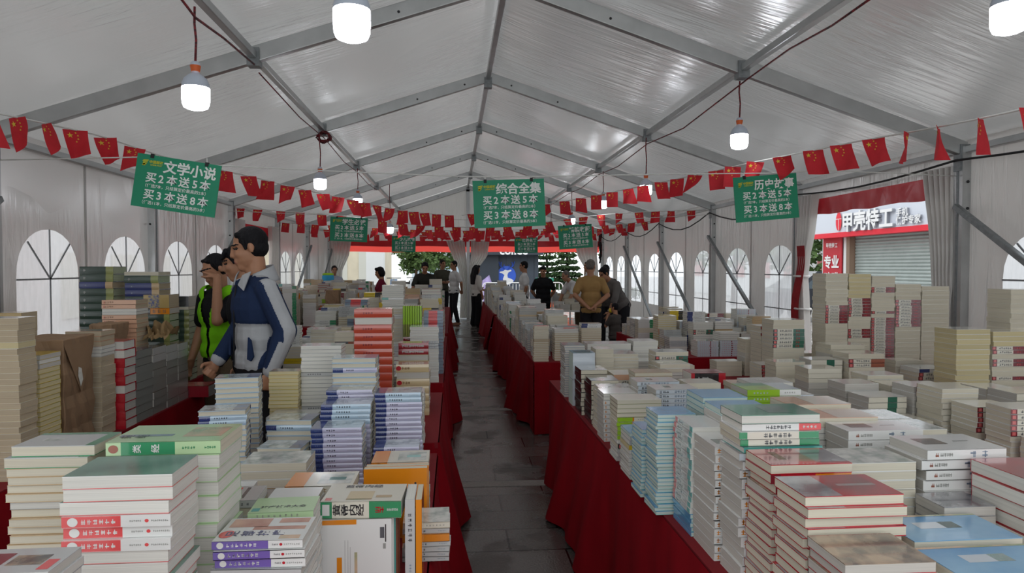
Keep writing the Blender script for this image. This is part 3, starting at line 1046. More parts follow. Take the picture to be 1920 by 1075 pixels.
# ------------------------------------------------------------------ hanging sale signs
M_SIGN = mat('sign_green', '1c8a66', rough=.5, noise=.06, nscale=4)
M_STEXT = mat('sign_text', 'e2e6e2', rough=.6)
M_SYEL = mat('sign_yellow', 'c8c01e', rough=.6)
M_SCL = mat('sign_edge', '2b8a66', rough=.6)
def sale_sign(head, c_px, Y, wd, ht, tilt, label, wz, yaw=0.0):
    p = at(*c_px, Y)
    r = empty('sale_sign', p)
    r.rotation_euler = (0, -math.radians(tilt), yaw)     # tilt > 0: its right-hand side higher
    mb = MB()
    mb.box((-wd / 2, -.004, -ht / 2), (wd / 2, .004, ht / 2), M_SIGN)
    W = wd / .62
    T = lambda s, x, z, sz, m, b=.012, anchor='c': mb.text(s, sz, m, mtx((x * W, -.006, z * W), (1, 0, 0), (0, 0, 1)), b, anchor)
    T(head, .085, .125, .098 * W, M_STEXT, .028)
    for row, (a, b_, note) in enumerate((('2', '5', '（任选7本，只结算定价最高的2本）'), ('3', '8', '（任选11本，只结算定价最高的3本）'))):
        z = .03 - row * .128
        for ch, x in zip('买' + a + '本送' + b_ + '本', (-.185, -.11, -.03, .06, .14, .215)):
            T(ch, x - .005, z, .082 * W, M_STEXT, .02)
        T(note, 0, z - .062, .0305 * W, M_STEXT, .01)
    T('中国邮政', -.165, .148, .026 * W, M_SYEL, .02)
    T('CHINA POST', -.165, .126, .0145 * W, M_SYEL, .02)
    E_ = mtx((-.248 * W, -.006, .137 * W), (1, 0, 0), (0, 0, 1))
    for k in range(3):
        z0 = .02 - k * .014
        mb.add([(x * W, y * W, 0) for x, y in ((-.022 + k * .003, z0 - .01), (-.012, z0), (.026 - k * .006, z0 + .004), (.022 - k * .006, z0 - .004), (-.006, z0 - .009))], [(0, 1, 2, 3, 4)], M_SYEL, M=E_)
    mb.add([(x * W, y * W, 0) for x, y in ((-.02, -.022), (.004, -.022), (.0, -.004), (-.012, -.004))], [(0, 1, 2, 3)], M_SYEL, M=E_)
    board = mb.build('board', r)
    R3 = r.rotation_euler.to_matrix()
    for s in (-.27, .27):
        t = R3.transposed() @ Vector((0, 0, 1))
        a = Vector((s * wd * 1.2, 0, ht / 2 - .01))
        top = p + R3 @ a
        L = max(.02, wz - top.z)
        mb = MB()
        mb.tube([a + Vector((0, 0, -.03)), a, a + t * L], .004, M_WHITEROPE, 5)
        mb.build('tie', r)
        mb = MB()
        mb.box((a.x - .012, -.01, a.z - .012), (a.x + .012, .01, a.z + .018), M_BLACK)
        mb.build('clip', board)
    return tag(r, label, 'sign', 'green sale signs hanging across the tent')
def zw(px, py, Y):
    return at(px, py, Y).z
sale_sign('文学小说', (331, 348), 5.2, .595, .385, -8.5, 'green sale sign tilted down, above the vest and jacket men', zw(331, 296, 5.2))
sale_sign('综合全集', (955, 381.5), 5.86, .615, .405, 2.6, 'large green sale sign over the middle aisle', zw(955, 332, 5.86))
sale_sign('历史故事', (1436.5, 371), 5.9, .585, .40, 5.0, 'large green sale sign beside the white curtain of the shop-side opening', zw(1436, 326, 5.9))
sale_sign('学生必读', (654, 430.5), 11.7, .62, .405, -2.5, 'small green sale sign partly covered by a flag', zw(654, 406, 11.7))
sale_sign('精装收藏', (1079, 444), 11.6, .585, .405, 4.2, 'small green sale sign above the man in the tan polo shirt', zw(1079, 418, 11.6))
sale_sign('少儿读物', (757, 458), 17.6, .60, .40, -1, 'tiny green sale sign above the bending olive shirted man', zw(757, 442, 17.6))
sale_sign('世界名著', (986.5, 460), 17.6, .60, .40, 1, 'tiny green sale sign above the man in the white shirt', zw(986, 444, 17.6))
wire('sign_wire', [(XL, 5.8, 2.42), at(300, 294, 5.2), at(400, 310, 5.4), at(640, 322, 5.8), at(890, 332, 5.86), at(1020, 331, 5.86), at(1240, 327, 5.88), at(1440, 325, 5.9), at(1560, 320, 5.9), (XW - .05, 5.88, 2.4)], .005, M_WHITEROPE, 'thin white wire carrying the three large signs')
wire('sign_wire', [(XL, 11.7, 2.5), at(654, 405, 11.7), at(860, 412, 11.7), at(1079, 416, 11.6), (XW, 11.7, 2.5)], .005, M_WHITEROPE, 'thin white wire carrying the two small signs')
wire('sign_wire', [(XL, 17.6, 2.5), at(757, 442, 17.6), at(870, 446, 17.6), at(986, 443, 17.6), (XW, 17.6, 2.5)], .005, M_WHITEROPE, 'thin white wire carrying the two tiny signs at the far end')

# ------------------------------------------------------------------ bunting of small red flags with five yellow stars
M_FLAG = mat('flag_red', 'd4303a', rough=.7, trans=.3, noise=.12, nscale=14)
M_STAR = mat('flag_yellow', 'e0c040', rough=.7)
FW, FH = .155, .2
def flag_mesh(k):
    rr = random.Random(k)
    skew = rr.choice([0, .02, -.03, .05, -.06, .09, -.02, .03])
    curl = rr.choice([.008, .012, .02, .03, .05])
    ph = rr.uniform(0, 6)
    lift = rr.choice([0, 0, 0, .03, .06, .09])
    def fn(u, v):          # v = 1 at the string
        e = 1 - v
        x = (u - .5) * FW * (1 - .18 * e * (lift > 0)) + skew * e ** 1.3
        z = -FH * e * (1 - lift * 2 * u * e) + lift * e * u * .6
        y = curl * math.sin(u * 4 + ph + e * 2) * (.2 + e) + lift * e * .7
        return Vector((x, y, z))
    mb = MB()
    mb.grid(fn, 6, 7, M_FLAG)
    def star(cu, cv, r, rot):
        for sd in (-.0025, .0025):
            pts = []
            for j in range(10):
                a = PI / 2 + rot + j * PI / 5
                q = r if j % 2 == 0 else r * .4
                pts.append(fn(cu + q * math.cos(a) / FW, cv + q * math.sin(a) / FH) + Vector((0, sd, 0)))
            c = fn(cu, cv) + Vector((0, sd, 0))
            mb.add(pts + [c], [(j, (j + 1) % 10, 10) for j in range(10)], M_STAR)
    star(.26, .80, .021, 0)
    for a, b in ((.5, .9), (.58, .8), (.57, .68), (.48, .58)):
        star(a, b, .008, .5)
    return mb.mesh('flag')
FM = [flag_mesh(k) for k in range(14)]
def bunting(label, pts, spacing, seed, first=.1, skip=()):
    rr = random.Random(seed)
    pts = [Vector(p) for p in pts]
    r = empty('flag_bunting', (0, 0, 0))
    # a smooth line through the points
    fine = []
    for i in range(len(pts) - 1):
        p0, p1, p2, p3 = pts[max(i - 1, 0)], pts[i], pts[i + 1], pts[min(i + 2, len(pts) - 1)]
        for k in range(8):
            t = k / 8
            fine.append(.5 * ((2 * p1) + (-p0 + p2) * t + (2 * p0 - 5 * p1 + 4 * p2 - p3) * t * t + (-p0 + 3 * p1 - 3 * p2 + p3) * t ** 3))
    fine.append(pts[-1])
    mb = MB()
    mb.tube(fine, .006, M_WHITEROPE, 5)
    mb.build('string', r)
    run = [0]
    for a, b in zip(fine, fine[1:]):
        run.append(run[-1] + (b - a).length)
    s, n = first, 0
    while s < run[-1] - .05:
        k = max(i for i in range(len(run) - 1) if run[i] <= s)
        d = fine[k + 1] - fine[k]
        p = fine[k] + d * ((s - run[k]) / max(d.length, 1e-6))
        yaw = math.atan2(d.y, d.x)
        if math.cos(yaw) < 0:
            yaw += PI
        yaw = (yaw + PI / 2) % PI - PI / 2
        f = bpy.data.objects.new('flag', FM[rr.randrange(len(FM))])
        C.objects.link(f)
        f.parent = r
        f.location = p
        f.rotation_euler = (rr.uniform(-.12, .12), math.atan2(-d.z, math.hypot(d.x, d.y)) * (1 if d.x > 0 else -1) * .6 + rr.uniform(-.1, .1), yaw * .35 + rr.uniform(-.3, .3))
        s += spacing * rr.uniform(.85, 1.15)
        n += 1
    return tag(r, label, 'bunting', 'flag buntings across the tent')
def yl(px):
    return float(np.interp(px, [-60, 0, 500, 655, 850], [4.0, 4.35, 7.4, 9, 11.6]))
bunting('flag bunting coming from the near wall over the vest man to the middle', [at(x, y, yl(x)) for x, y in ((-50, 203), (100, 235), (190, 256), (275, 284), (340, 302), (480, 334), (560, 354), (640, 371), (700, 384), (760, 396), (850, 405))], .345, 11, .12)
def yr(px):
    return float(np.interp(px, [850, 1050, 1200, 1400, 1600, 1790, 1960], [11.6, 10.3, 8.5, 6.3, 5, 3.8, 3.1]))
bunting('flag bunting rising from the middle past the history sign to the near corner', [at(x, y, yr(x)) for x, y in ((866, 404), (960, 392), (1050, 379), (1110, 368), (1200, 350), (1320, 325), (1410, 305), (1540, 279), (1610, 265), (1700, 249), (1790, 232), (1890, 211), (1960, 194))], .37, 23, .2)
bunting('flag bunting strung straight from the post by the jacketed man across the tent', [at(440, 390, 11.95), at(540, 397, 11.95), at(640, 405, 11.95), at(760, 420, 11.95), at(860, 426, 11.95), at(980, 422, 11.95), at(1100, 406, 11.95), at(1200, 398, 11.95), at(1324, 394, 11.95)], .33, 31)
bunting('flag bunting in the denser middle cluster, second from the far end', [at(527, 418, 15.06), at(640, 424, 15.06), at(760, 430, 15.06), at(880, 433, 15.06), at(1000, 430, 15.06), at(1120, 424, 15.06), at(1230, 414, 15.06)], .30, 37)
bunting('flag bunting low in the middle cluster just before the end signs', [at(582, 430, 17.76), at(700, 433, 17.76), at(860, 436, 17.76), at(1000, 434, 17.76), at(1172, 428, 17.76)], .31, 41)
bunting('flag bunting along the top of the far opening', [at(616, 440, 20.5), at(760, 440.5, 20.5), at(880, 441, 20.5), at(1000, 440.5, 20.5), at(1134, 438, 20.5)], .34, 43)
# ------------------------------------------------------------------ books
def pagemat(n, c, rand=.12):
    return mat(n, c, rough=.85, spec=.15, noise=.16, nscale=1.0, stretch=(1.5, 1.5, 420), rand=rand)
PG = {k: pagemat('paper_' + k, c) for k, c in dict(white='dbd9d1', cream='d5cebb', tan='bdae95', grey='c6c2ba', aqua='c9d8d0', green='b4bca2', yellow='d2c59c').items()}
def cov(n, c, rough=.22, **k):
    return mat('cover_' + n, c, rough=rough, spec=.6, coat=.9, **k)
CV = {k: cov(k, c) for k, c in dict(
    white='d9d9d6', ivory='d4cfc0', navy='2b3a72', lav='b4b2cb', paleblue='a9c0d2', ice='c3ccd4', sky='5f9fcb', teal='4fa39a', palegreen='b3cfa0', green='2f8a5c', dkgreen='31443b',
    dkblue='2c366c', lime='93bf2a', olive='8a8f55', orange='d98318', redor='b7452f', beige='cbb78f', red='b3202e', crimson='8f1a28', maroon='7a2630', pink='cf6a68', coral='d84a4c',
    purple='6d5aa6', yellow='d9bc2e', peach='d2a588', black='26262a', dgrey='55585c', grey='93948f', lgrey='b8b9b8', brown='8a6a4c', slate='7f8fa0', gold='a8905a', aquac='7fc2bd', dgreen2='1f5f4c', tan='b79c74', rust='94503a', skin='c98f78').items()}
CV['ink'] = cov('ink_wash', 'c3cdd0', color2='7f8b8e', nscale=26)
CV['ink2'] = cov('ink_wash_pale', 'd3d2cc', color2='8e9a92', nscale=22)
CV['scene'] = cov('scenery', 'a48f78', color2='4c4a48', nscale=18)
CV['scene2'] = cov('scenery_grey', '9a9a9c', color2='55565c', nscale=10)
CV['redart'] = cov('red_art', 'a82a30', color2='6c2426', nscale=11)
CV['flower'] = cov('flower_art', 'cfae90', color2='8aa07a', nscale=14)
CV['gcover'] = cov('green_gloss', '6f9a86', color2='3f6a5c', nscale=9)
CV['blueart'] = cov('blue_art', '4f90c2', color2='87b4d2', nscale=4)
CV['hand'] = cov('skin_art', 'cfa08a', color2='a9705e', nscale=9)
CV['grid'] = cov('blue_gold', '34427e', color2='a8965c', nscale=60)
CV['stripe'] = cov('striped_wrap', '9aa04c', color2='6c7a3c', nscale=3, stretch=(60, 60, .2))
CV['multi'] = cov('mixed_red_blue', 'b23a40', color2='5a6f9c', nscale=22)

STY = {}
def style(code, adj, kind, L, D, T, cover, spine=None, art=(), text=(), page='white', bottom=None, top=None):
    STY[code] = dict(code=code, adj=adj, kind=kind, L=L, D=D, T=T, cover=cover, spine=spine or [(0, 1, cover)], art=art, text=text, page=page, bottom=bottom or cover, top=top or cover)
P, H, B = 'paperback_book', 'hardcover_book', 'boxed_book_set'
W_, K_ = 'white', 'black'
style('med', 'pale green medical', P, .262, .17, .032, 'palegreen', [(0, .13, 'palegreen'), (.13, .6, 'green'), (.6, 1, 'palegreen')], [(.02, .5, .3, .42, 'slate'), (.6, .95, .25, .8, 'flower')], [('e', .065, .3, 'rust'), ('t', .27, '类', .020, W_), ('t', .43, '经', .020, W_), ('m', .66, .78, 5, .006, 'green'), ('m', .86, .96, 5, .006, 'green'), ('ct', .22, .3, '类经', .03, 'dkgreen')], 'cream')
style('medp', 'pale page-forward', P, .255, .17, .032, 'palegreen', page='white', text=[('e', .9, .35, 'rust')])
style('creamp', 'cream-paged', P, .21, .147, .021, 'tan', page='cream')
style('fadegreen', 'grey-covered green-edged', P, .24, .18, .026, 'green', top='lgrey', art=[(0, 1, .0, .14, 'green'), (0, .12, 0, 1, 'green'), (.55, .8, .4, .6, 'ink2')], page='cream')
style('rband', 'red and white spined', P, .24, .165, .0255, W_, [(0, .54, 'coral'), (.54, 1, W_)], [], [('e', .1, .38, W_), ('m', .17, .5, 6, .0105, W_), ('m', .62, .73, 6, .004, 'grey'), ('e', .78, .15, 'coral'), ('m', .82, .98, 9, .004, 'grey')], 'white')
style('rbandp', 'white page-forward', P, .24, .165, .028, W_, page='white', art=[(0, 1, 0, 1, 'gcover')], bottom='pink')
style('magz', 'purple-titled magazine', P, .26, .19, .02, 'lgrey', art=[(.2, .6, .3, .7, 'scene'), (.65, .9, .2, .75, 'maroon'), (.05, .18, .5, .9, 'coral')], page='grey')
style('foot', 'purple-spined massage', P, .235, .165, .021, W_, [(0, .62, 'purple'), (.62, 1, W_)], [(.05, .5, .58, .96, 'hand'), (.35, .95, .45, .6, 'hand'), (.6, .95, .75, .95, 'hand'), (.72, .95, .05, .2, 'flower')], [('e', .09, .36, W_), ('m', .15, .5, 7, .0085, W_), ('m', .66, .73, 4, .004, 'dgrey'), ('e', .76, .16, 'red'), ('m', .79, .97, 8, .004, 'grey'), ('ct', .28, .3, '足部按摩', .036, 'dkblue'), ('ce', .1, .28, .02, 'coral')], 'white')
style('lavb', 'navy and lavender', H, .212, .147, .0215, 'ice', [(0, .23, 'navy'), (.23, 1, 'lav')], [(0, .23, 0, 1, 'navy'), (.23, 1, .3, 1, 'ink')], [('m', .3, .48, 4, .0075, K_), ('m', .07, .18, 3, .004, 'slate'), ('m', .7, .95, 9, .0035, 'grey')], 'cream')
style('blub', 'navy and pale blue', H, .212, .147, .0215, 'ice', [(0, .23, 'navy'), (.23, 1, 'paleblue')], [(0, .23, 0, 1, 'navy'), (.23, 1, .2, 1, 'ink')], [('m', .3, .6, 6, .0075, K_), ('m', .07, .18, 3, .004, 'slate'), ('m', .75, .95, 7, .0035, 'grey')], 'cream')
style('navp', 'navy-tipped page-forward', H, .212, .147, .024, 'paleblue', [(0, .25, 'navy'), (.25, 1, 'paleblue')], [(0, .28, 0, 1, 'navy'), (.28, 1, .1, 1, 'ink')], [('m', .32, .6, 6, .007, K_)], 'cream')
style('gloss', 'glossy white', P, .25, .18, .028, W_, art=[(0, 1, 0, 1, 'ink2')], page='cream')
style('orart', 'orange and cream art', P, .21, .15, .03, 'ivory', [(0, .28, 'orange'), (.28, 1, 'ivory')], [(0, .28, 0, 1, 'orange'), (.45, .95, .15, .85, 'ink2'), (.6, .85, .4, .6, 'aquac')], [('e', .13, .4, K_), ('m', .32, .62, 5, .012, 'tan')], 'cream')
style('orange', 'plain orange', P, .21, .15, .03, 'orange', art=[(.8, .83, .2, .8, K_), (.74, .78, .3, .7, 'dgrey')], page='cream')
style('barc', 'white barcoded', P, .21, .185, .018, W_, art=[(.0, .52, .93, 1, 'orange'), (.84, .90, .72, .88, 'dgrey'), (.91, .925, .66, .92, K_), (.88, .92, .56, .64, 'grey'), (.25, .32, .22, .45, 'orange'), (.49, .53, .1, .52, 'flower'), (.36, .365, .2, .7, 'grey'), (.40, .405, .2, .7, 'grey'), (.43, .435, .2, .6, 'grey')], page='white')
style('tealc', 'teal covered', P, .21, .185, .016, 'teal', art=[(.0, .35, .1, .9, 'redart'), (.5, .9, .4, .6, 'ice')], page='white', text=[('m', .3, .6, 4, .009, 'ice')])
style('rustc', 'rust-brown covered', P, .22, .19, .018, 'rust', [(0, .7, 'dgrey'), (.7, 1, 'rust')], page='tan')
style('neij', 'white and green medical', P, .24, .17, .034, 'ivory', [(0, .14, 'green'), (.14, .6, 'ivory'), (.6, 1, 'green')], [(.3, .62, .12, .58, 'beige'), (.3, .62, .08, .14, 'flower'), (.66, .86, .2, .34, 'tan'), (.04, .12, .05, .2, 'pink')], [('r', .02, .11, W_), ('t', .2, '黄', .024, K_), ('t', .30, '帝', .024, K_), ('t', .40, '内', .024, K_), ('t', .49, '经', .024, K_), ('m', .68, .78, 3, .012, 'red'), ('m', .82, .96, 7, .005, W_), ('cv', .45, .86, '黄帝内经', .03, K_)], 'white')
style('limet', 'pale lime titled', P, .22, .16, .022, 'palegreen', [(0, 1, 'palegreen')], [(.03, .15, .1, .3, 'teal')], [('cv', .5, .35, '按摩技术大全', .026, 'dkgreen'), ('m', .1, .8, 8, .008, 'grey')], 'white')
style('greyart', 'grey picture-covered', P, .22, .16, .026, 'lgrey', [(0, 1, 'lgrey')], [(.0, .4, .1, .95, 'ink'), (.5, .62, .15, .9, 'coral'), (.7, .76, .15, .9, 'dgrey')], [('m', .08, .9, 9, .009, 'dgrey')], 'white')
style('artb', 'tree-patterned', P, .16, .15, .024, 'beige', [(0, 1, 'ivory')], [(.0, 1, 0, 1, 'ink2'), (.3, .38, 0, 1, 'slate')], [('m', .4, .9, 7, .006, 'grey')], 'white')
style('redor', 'orange-red spined', H, .216, .15, .0445, 'beige', [(0, 1, 'redor')], [(0, 1, 0, .12, 'redor')], [('m', .22, .5, 4, .012, 'maroon')], 'tan')
style('redorp', 'orange-red set turned page-forward', H, .216, .15, .0445, 'redor', page='white')
style('beige', 'beige red-sealed', H, .212, .15, .044, 'beige', [(0, 1, 'beige')], [], [('e', .09, .32, 'red'), ('m', .18, .42, 3, .017, 'brown')], 'grey')
style('beigep', 'beige page-forward', H, .212, .15, .044, 'beige', page='grey')
style('redwr', 'glossy red', H, .2, .15, .04, 'red', [(0, 1, 'crimson')], [], [('m', .12, .85, 11, .016, 'lgrey')], 'grey')
style('whitep', 'white page-forward', P, .21, .147, .0195, W_, page='white', bottom='grey')  # grey underside: shade of the gaps between volumes, put into the cover colour
style('whites', 'white spined', P, .21, .147, .0195, 'lgrey', [(0, 1, 'lgrey')], [(.3, .7, .3, .7, 'ink2')], [('m', .15, .5, 6, .008, 'dgrey'), ('m', .75, .92, 5, .005, 'slate')], 'white')
style('yel', 'yellow spined', P, .21, .147, .024, 'yellow', [(0, .75, 'yellow'), (.75, 1, 'lgrey')], page='grey', text=[('m', .1, .4, 5, .008, 'dgrey')])
style('yelp', 'yellowish page-forward', P, .21, .147, .022, 'yellow', page='yellow', top='flower')
style('agedp', 'grey-brown page-forward', P, .21, .147, .028, 'beige', page='tan', top='ivory')
style('peach', 'peach spined', P, .21, .15, .028, 'peach', [(0, 1, 'peach')], [(0, 1, 0, 1, 'tan')], [('m', .08, .35, 4, .012, 'brown'), ('m', .05, .1, 1, .012, 'red')], 'tan')
style('rdict', 'red black-labelled', H, .2, .15, .054, 'red', [(0, 1, 'red')], [], [('r', .08, .55, K_), ('m', .12, .5, 4, .02, 'lgrey')], 'grey')
style('rdictp', 'red-edged page-forward', H, .2, .15, .054, 'red', page='white')
style('gbox', 'grey boxed', B, .2, .14, .055, 'grey', [(0, 1, 'lgrey')], page='grey', top='brown')
style('gboxb', 'blue-tipped grey boxed', B, .2, .14, .055, 'slate', [(0, 1, 'grey')], page='grey', top='dkblue')
style('dgb', 'dark green', H, .25, .2, .057, 'dkgreen', [(0, .78, 'dkgreen'), (.78, 1, 'olive')], [], [('m', .1, .2, 1, .02, 'grey')], 'green')
style('dbb', 'dark blue wrapped', H, .25, .2, .05, 'dkblue', [(0, .78, 'dkblue'), (.78, 1, 'tan')], [], [('m', .15, .25, 1, .012, 'slate')], 'tan')
style('bgrid', 'blue and gold patterned', B, .2, .16, .11, 'grid', [(0, .2, 'gold'), (.2, .62, 'grid'), (.62, 1, 'gold')], page='tan')
style('blackb', 'plain black', B, .19, .16, .1, 'black', page='grey')
style('omag', 'orange lettered', P, .21, .16, .05, 'orange', [(0, .25, K_), (.25, 1, 'orange')], [], [('m', .05, .22, 2, .025, 'ice'), ('m', .3, .9, 3, .03, 'brown')], 'grey')
style('lgreenb', 'pale green', H, .2, .15, .05, 'palegreen', page='green')
style('bpat', 'blue patterned', B, .26, .2, .05, 'grid', page='grey')
style('rbox', 'low crimson', B, .24, .2, .075, 'crimson', art=[(.05, .95, .05, .95, 'pink')], text=[('r', .1, .5, 'maroon')], page='grey')
style('goldb', 'gold framed', B, .15, .12, .12, 'gold', [(0, 1, 'gold')], [], [('r', .2, .5, 'grid')], 'tan')
style('aqua', 'aqua-edged page-forward', P, .21, .147, .0165, 'sky', page='aqua', bottom='aquac', top='sky')
style('label', 'white label-spined', P, .21, .147, .02, W_, [(0, .15, 'coral'), (.15, .85, W_), (.85, 1, 'aquac')], [], [('m', .2, .5, 4, .012, 'dgrey'), ('m', .55, .8, 4, .008, 'grey')], 'white')
style('wside', 'white spined', P, .205, .19, .026, W_, [(0, 1, W_)], [(.1, .4, .2, .5, 'scene')], [('m', .04, .1, 1, .014, 'orange'), ('m', .2, .5, 4, .012, 'dgrey')], 'grey')
style('gtop', 'dark teal picture-covered', P, .215, .15, .024, 'gcover', [(0, 1, 'dgrey')], [(.3, .6, .2, .8, 'scene2')], page='white')
style('wred', 'white spined red-ended', P, .215, .15, .02, W_, [(0, .72, W_), (.72, 1, 'coral')], [], [('m', .3, .62, 7, .01, 'dgrey'), ('m', .76, .95, 4, .008, W_)], 'white')
style('gwh', 'green-ended white spined', P, .215, .15, .02, W_, [(0, .1, 'green'), (.1, .75, 'ivory'), (.75, 1, 'green')], [], [('m', .3, .66, 6, .012, 'dgrey')], 'cream')
style('road', 'road-picture covered', P, .215, .15, .02, W_, [(0, .8, 'ice'), (.8, 1, 'coral')], [(0, 1, 0, .8, 'scene2')], [('r', .3, .36, 'brown')], 'white')
style('rlit', 'red literature', P, .21, .145, .024, 'red', [(0, .12, 'maroon'), (.12, .55, 'red'), (.55, 1, 'orange')], [(0, .4, .1, .9, 'scene2'), (.4, 1, .0, 1, 'redart'), (.7, .8, .2, .7, 'tan')], [('m', .2, .5, 5, .013, W_)], 'cream')
style('rlitp', 'red-covered page-forward', P, .21, .147, .022, 'red', page='cream', art=[(.62, 1, 0, 1, 'scene2'), (0, .62, 0, 1, 'redart'), (.1, .5, .45, .55, 'grey'), (0, .1, 0, 1, 'red')])
style('brownp', 'brown picture-covered', P, .21, .13, .024, 'scene', page='grey', bottom='red')
style('bmag', 'sky blue magazine', P, .225, .15, .026, 'blueart', [(0, 1, 'sky')], [(.0, 1, .0, .06, 'flower'), (.35, .75, .3, .55, 'ice'), (.35, .5, .3, .55, 'gcover')], page='cream')
style('redc', 'glossy red covered', P, .24, .2, .034, 'redart', [(0, 1, 'red')], [(.2, .26, 0, 1, 'pink')], page='white')
style('wmag', 'white orange-marked', P, .2, .147, .0265, W_, [(0, 1, W_)], [(.15, .45, .35, .75, 'scene'), (.6, .8, .5, .55, 'grey')], [('m', .08, .16, 1, .01, 'rust'), ('m', .16, .32, 4, .009, 'grey'), ('m', .5, .8, 2, .016, 'slate')], 'grey')
style('greyp', 'grey-covered', P, .2, .11, .03, 'scene2', page='grey')
style('limec', 'lime green covered', P, .2, .15, .024, 'lime', [(0, .6, 'lime'), (.6, 1, W_)], [(.0, .6, .0, .6, 'lime'), (0, .6, .6, 1, 'green'), (.6, 1, 0, 1, 'ice'), (.3, .45, .2, .4, 'rust')], [('m', .1, .4, 5, .007, 'ice'), ('m', .68, .9, 5, .006, 'grey')], 'grey')
style('ptealp', 'pale teal page-forward', P, .2, .15, .022, 'aquac', page='aqua', top='sky')
style('peachc', 'peach glossy covered', P, .2, .147, .03, 'peach', [(0, 1, 'peach')], [(0, .6, 0, 1, 'ivory')], page='cream')
style('gband', 'green-lined page-forward', P, .21, .147, .021, 'lime', page='cream', top='ivory', bottom='olive')
style('gtag', 'lime tagged', P, .21, .147, .021, 'ivory', [(0, .34, 'lime'), (.34, .38, 'orange'), (.38, 1, 'ivory')], [], [('m', .45, .9, 9, .006, 'grey')], 'cream')
style('blk', 'black covered', P, .2, .165, .028, K_, [(0, 1, K_)], [(.2, .8, .75, .82, 'lgrey'), (.35, .65, .4, .6, 'grey')], [('m', .2, .6, 5, .01, 'grey')], 'cream')
style('txt', 'white printed-spine', P, .205, .15, .021, W_, [(0, 1, 'ice')], [(.3, .45, .4, .7, 'gcover')], [('m', .08, .14, 1, .012, K_), ('m', .16, .3, 3, .01, 'dgrey'), ('m', .42, .75, 5, .012, 'slate')], 'grey')
style('crth', 'thick cream', P, .18, .15, .038, 'ivory', [(0, 1, 'ivory')], page='cream')
style('rbbox', 'red and black boxed', B, .19, .15, .06, 'red', [(0, .1, 'red'), (.1, .8, K_), (.8, 1, 'red')], [(.2, .9, .3, 1, 'redart')], [('m', .2, .5, 4, .02, 'lgrey')], 'white')
style('dgs', 'dark green ended', P, .21, .15, .025, W_, [(0, .13, K_), (.13, .64, 'ivory'), (.64, 1, 'dgreen2')], [(.2, .4, .3, .7, 'ink2')], [('r', .03, .11, 'pink'), ('m', .2, .6, 6, .013, 'dgrey'), ('m', .72, .86, 2, .012, 'red')], 'cream')
style('mrs', 'maroon ended', P, .21, .17, .023, W_, [(0, .13, 'maroon'), (.13, .62, 'ivory'), (.62, 1, 'maroon')], [], [('r', .03, .1, 'pink'), ('m', .2, .58, 6, .012, 'dgrey'), ('m', .72, .86, 2, .01, 'coral')], 'cream')
style('brs', 'rust-brown ended', P, .21, .17, .025, W_, [(0, .13, 'maroon'), (.13, .62, 'ivory'), (.62, 1, 'rust')], [], [('r', .03, .1, 'pink'), ('m', .2, .58, 6, .012, 'dgrey')], 'cream')
style('crp', 'cream page-forward', P, .2, .17, .03, 'ivory', page='cream')
style('ylp', 'warm yellow page-forward', P, .2, .17, .03, 'ivory', page='yellow')
style('gsl', 'green-stripped white', P, .2, .18, .036, W_, [(0, .5, 'ivory'), (.5, .75, 'dgreen2'), (.75, 1, 'ivory')], page='grey')
style('bbox', 'pale blue', B, .19, .15, .17, 'ice', [(0, 1, 'ice')], [(0, 1, 0, 1, 'sky'), (.1, .9, .1, .9, 'paleblue')], page='aqua')
style('wrs', 'white red-spined', P, .26, .18, .04, W_, [(0, .55, 'crimson'), (.55, 1, W_)], [], [('m', .2, .45, 5, .01, 'pink')], 'white')
style('rmk', 'white red-marked', P, .21, .15, .02, W_, [(0, 1, 'ice')], [], [('m', .1, .9, 9, .008, 'pink'), ('r', .58, .64, 'maroon')], 'white')
style('limes', 'lime striped', P, .21, .15, .02, 'stripe', [(0, .6, 'lime'), (.6, 1, 'stripe')], page='white')
style('multi', 'red and blue', P, .21, .15, .03, 'multi', [(0, .25, 'slate'), (.25, .7, 'coral'), (.7, 1, 'slate')], page='white')
style('yblk', 'yellow and black ended', P, .21, .15, .024, 'yellow', [(0, .6, 'yellow'), (.6, 1, K_)], page='cream')
style('slateb', 'blue-grey', P, .21, .15, .02, 'slate', [(0, 1, 'lgrey')], [], [('m', .1, .9, 9, .008, 'slate')], 'grey')
style('grn2', 'green and white', P, .21, .15, .022, W_, [(0, .7, W_), (.7, 1, 'green')], [(0, 1, 0, 1, 'ice')], [('m', .2, .6, 6, .009, 'dgrey')], 'cream')
style('blus', 'blue and white spined', P, .21, .15, .022, W_, [(0, .3, 'navy'), (.3, 1, W_)], [(0, 1, 0, 1, 'ice')], [('m', .4, .8, 6, .009, 'dgrey')], 'white')
style('tealb', 'teal ended', P, .21, .15, .022, W_, [(0, .3, 'teal'), (.3, 1, W_)], [(0, 1, 0, 1, 'ice')], [], 'white')
style('brown', 'brown', P, .21, .15, .03, 'brown', [(0, 1, 'tan')], page='tan')

# ---- the meshes of a style
def marks(mb, x0, x1, n, size, T, m, y, rr):
    """small printed characters along a spine, each a few strokes"""
    for i in range(n):
        cx = x0 + (x1 - x0) * (i + .5) / n
        s = min(size, T * .8) / 2
        for _ in range(3):
            z = T / 2 + rr.uniform(-.8, .8) * s
            mb.quad((cx - s * .85, y, z - s * .13), (cx + s * .85, y, z - s * .13), (cx + s * .85, y, z + s * .13), (cx - s * .85, y, z + s * .13), m)
        for _ in range(2):
            x = cx + rr.uniform(-.6, .6) * s
            mb.quad((x - s * .13, y, T / 2 - s), (x + s * .13, y, T / 2 - s), (x + s * .13, y, T / 2 + s), (x - s * .13, y, T / 2 + s), m)

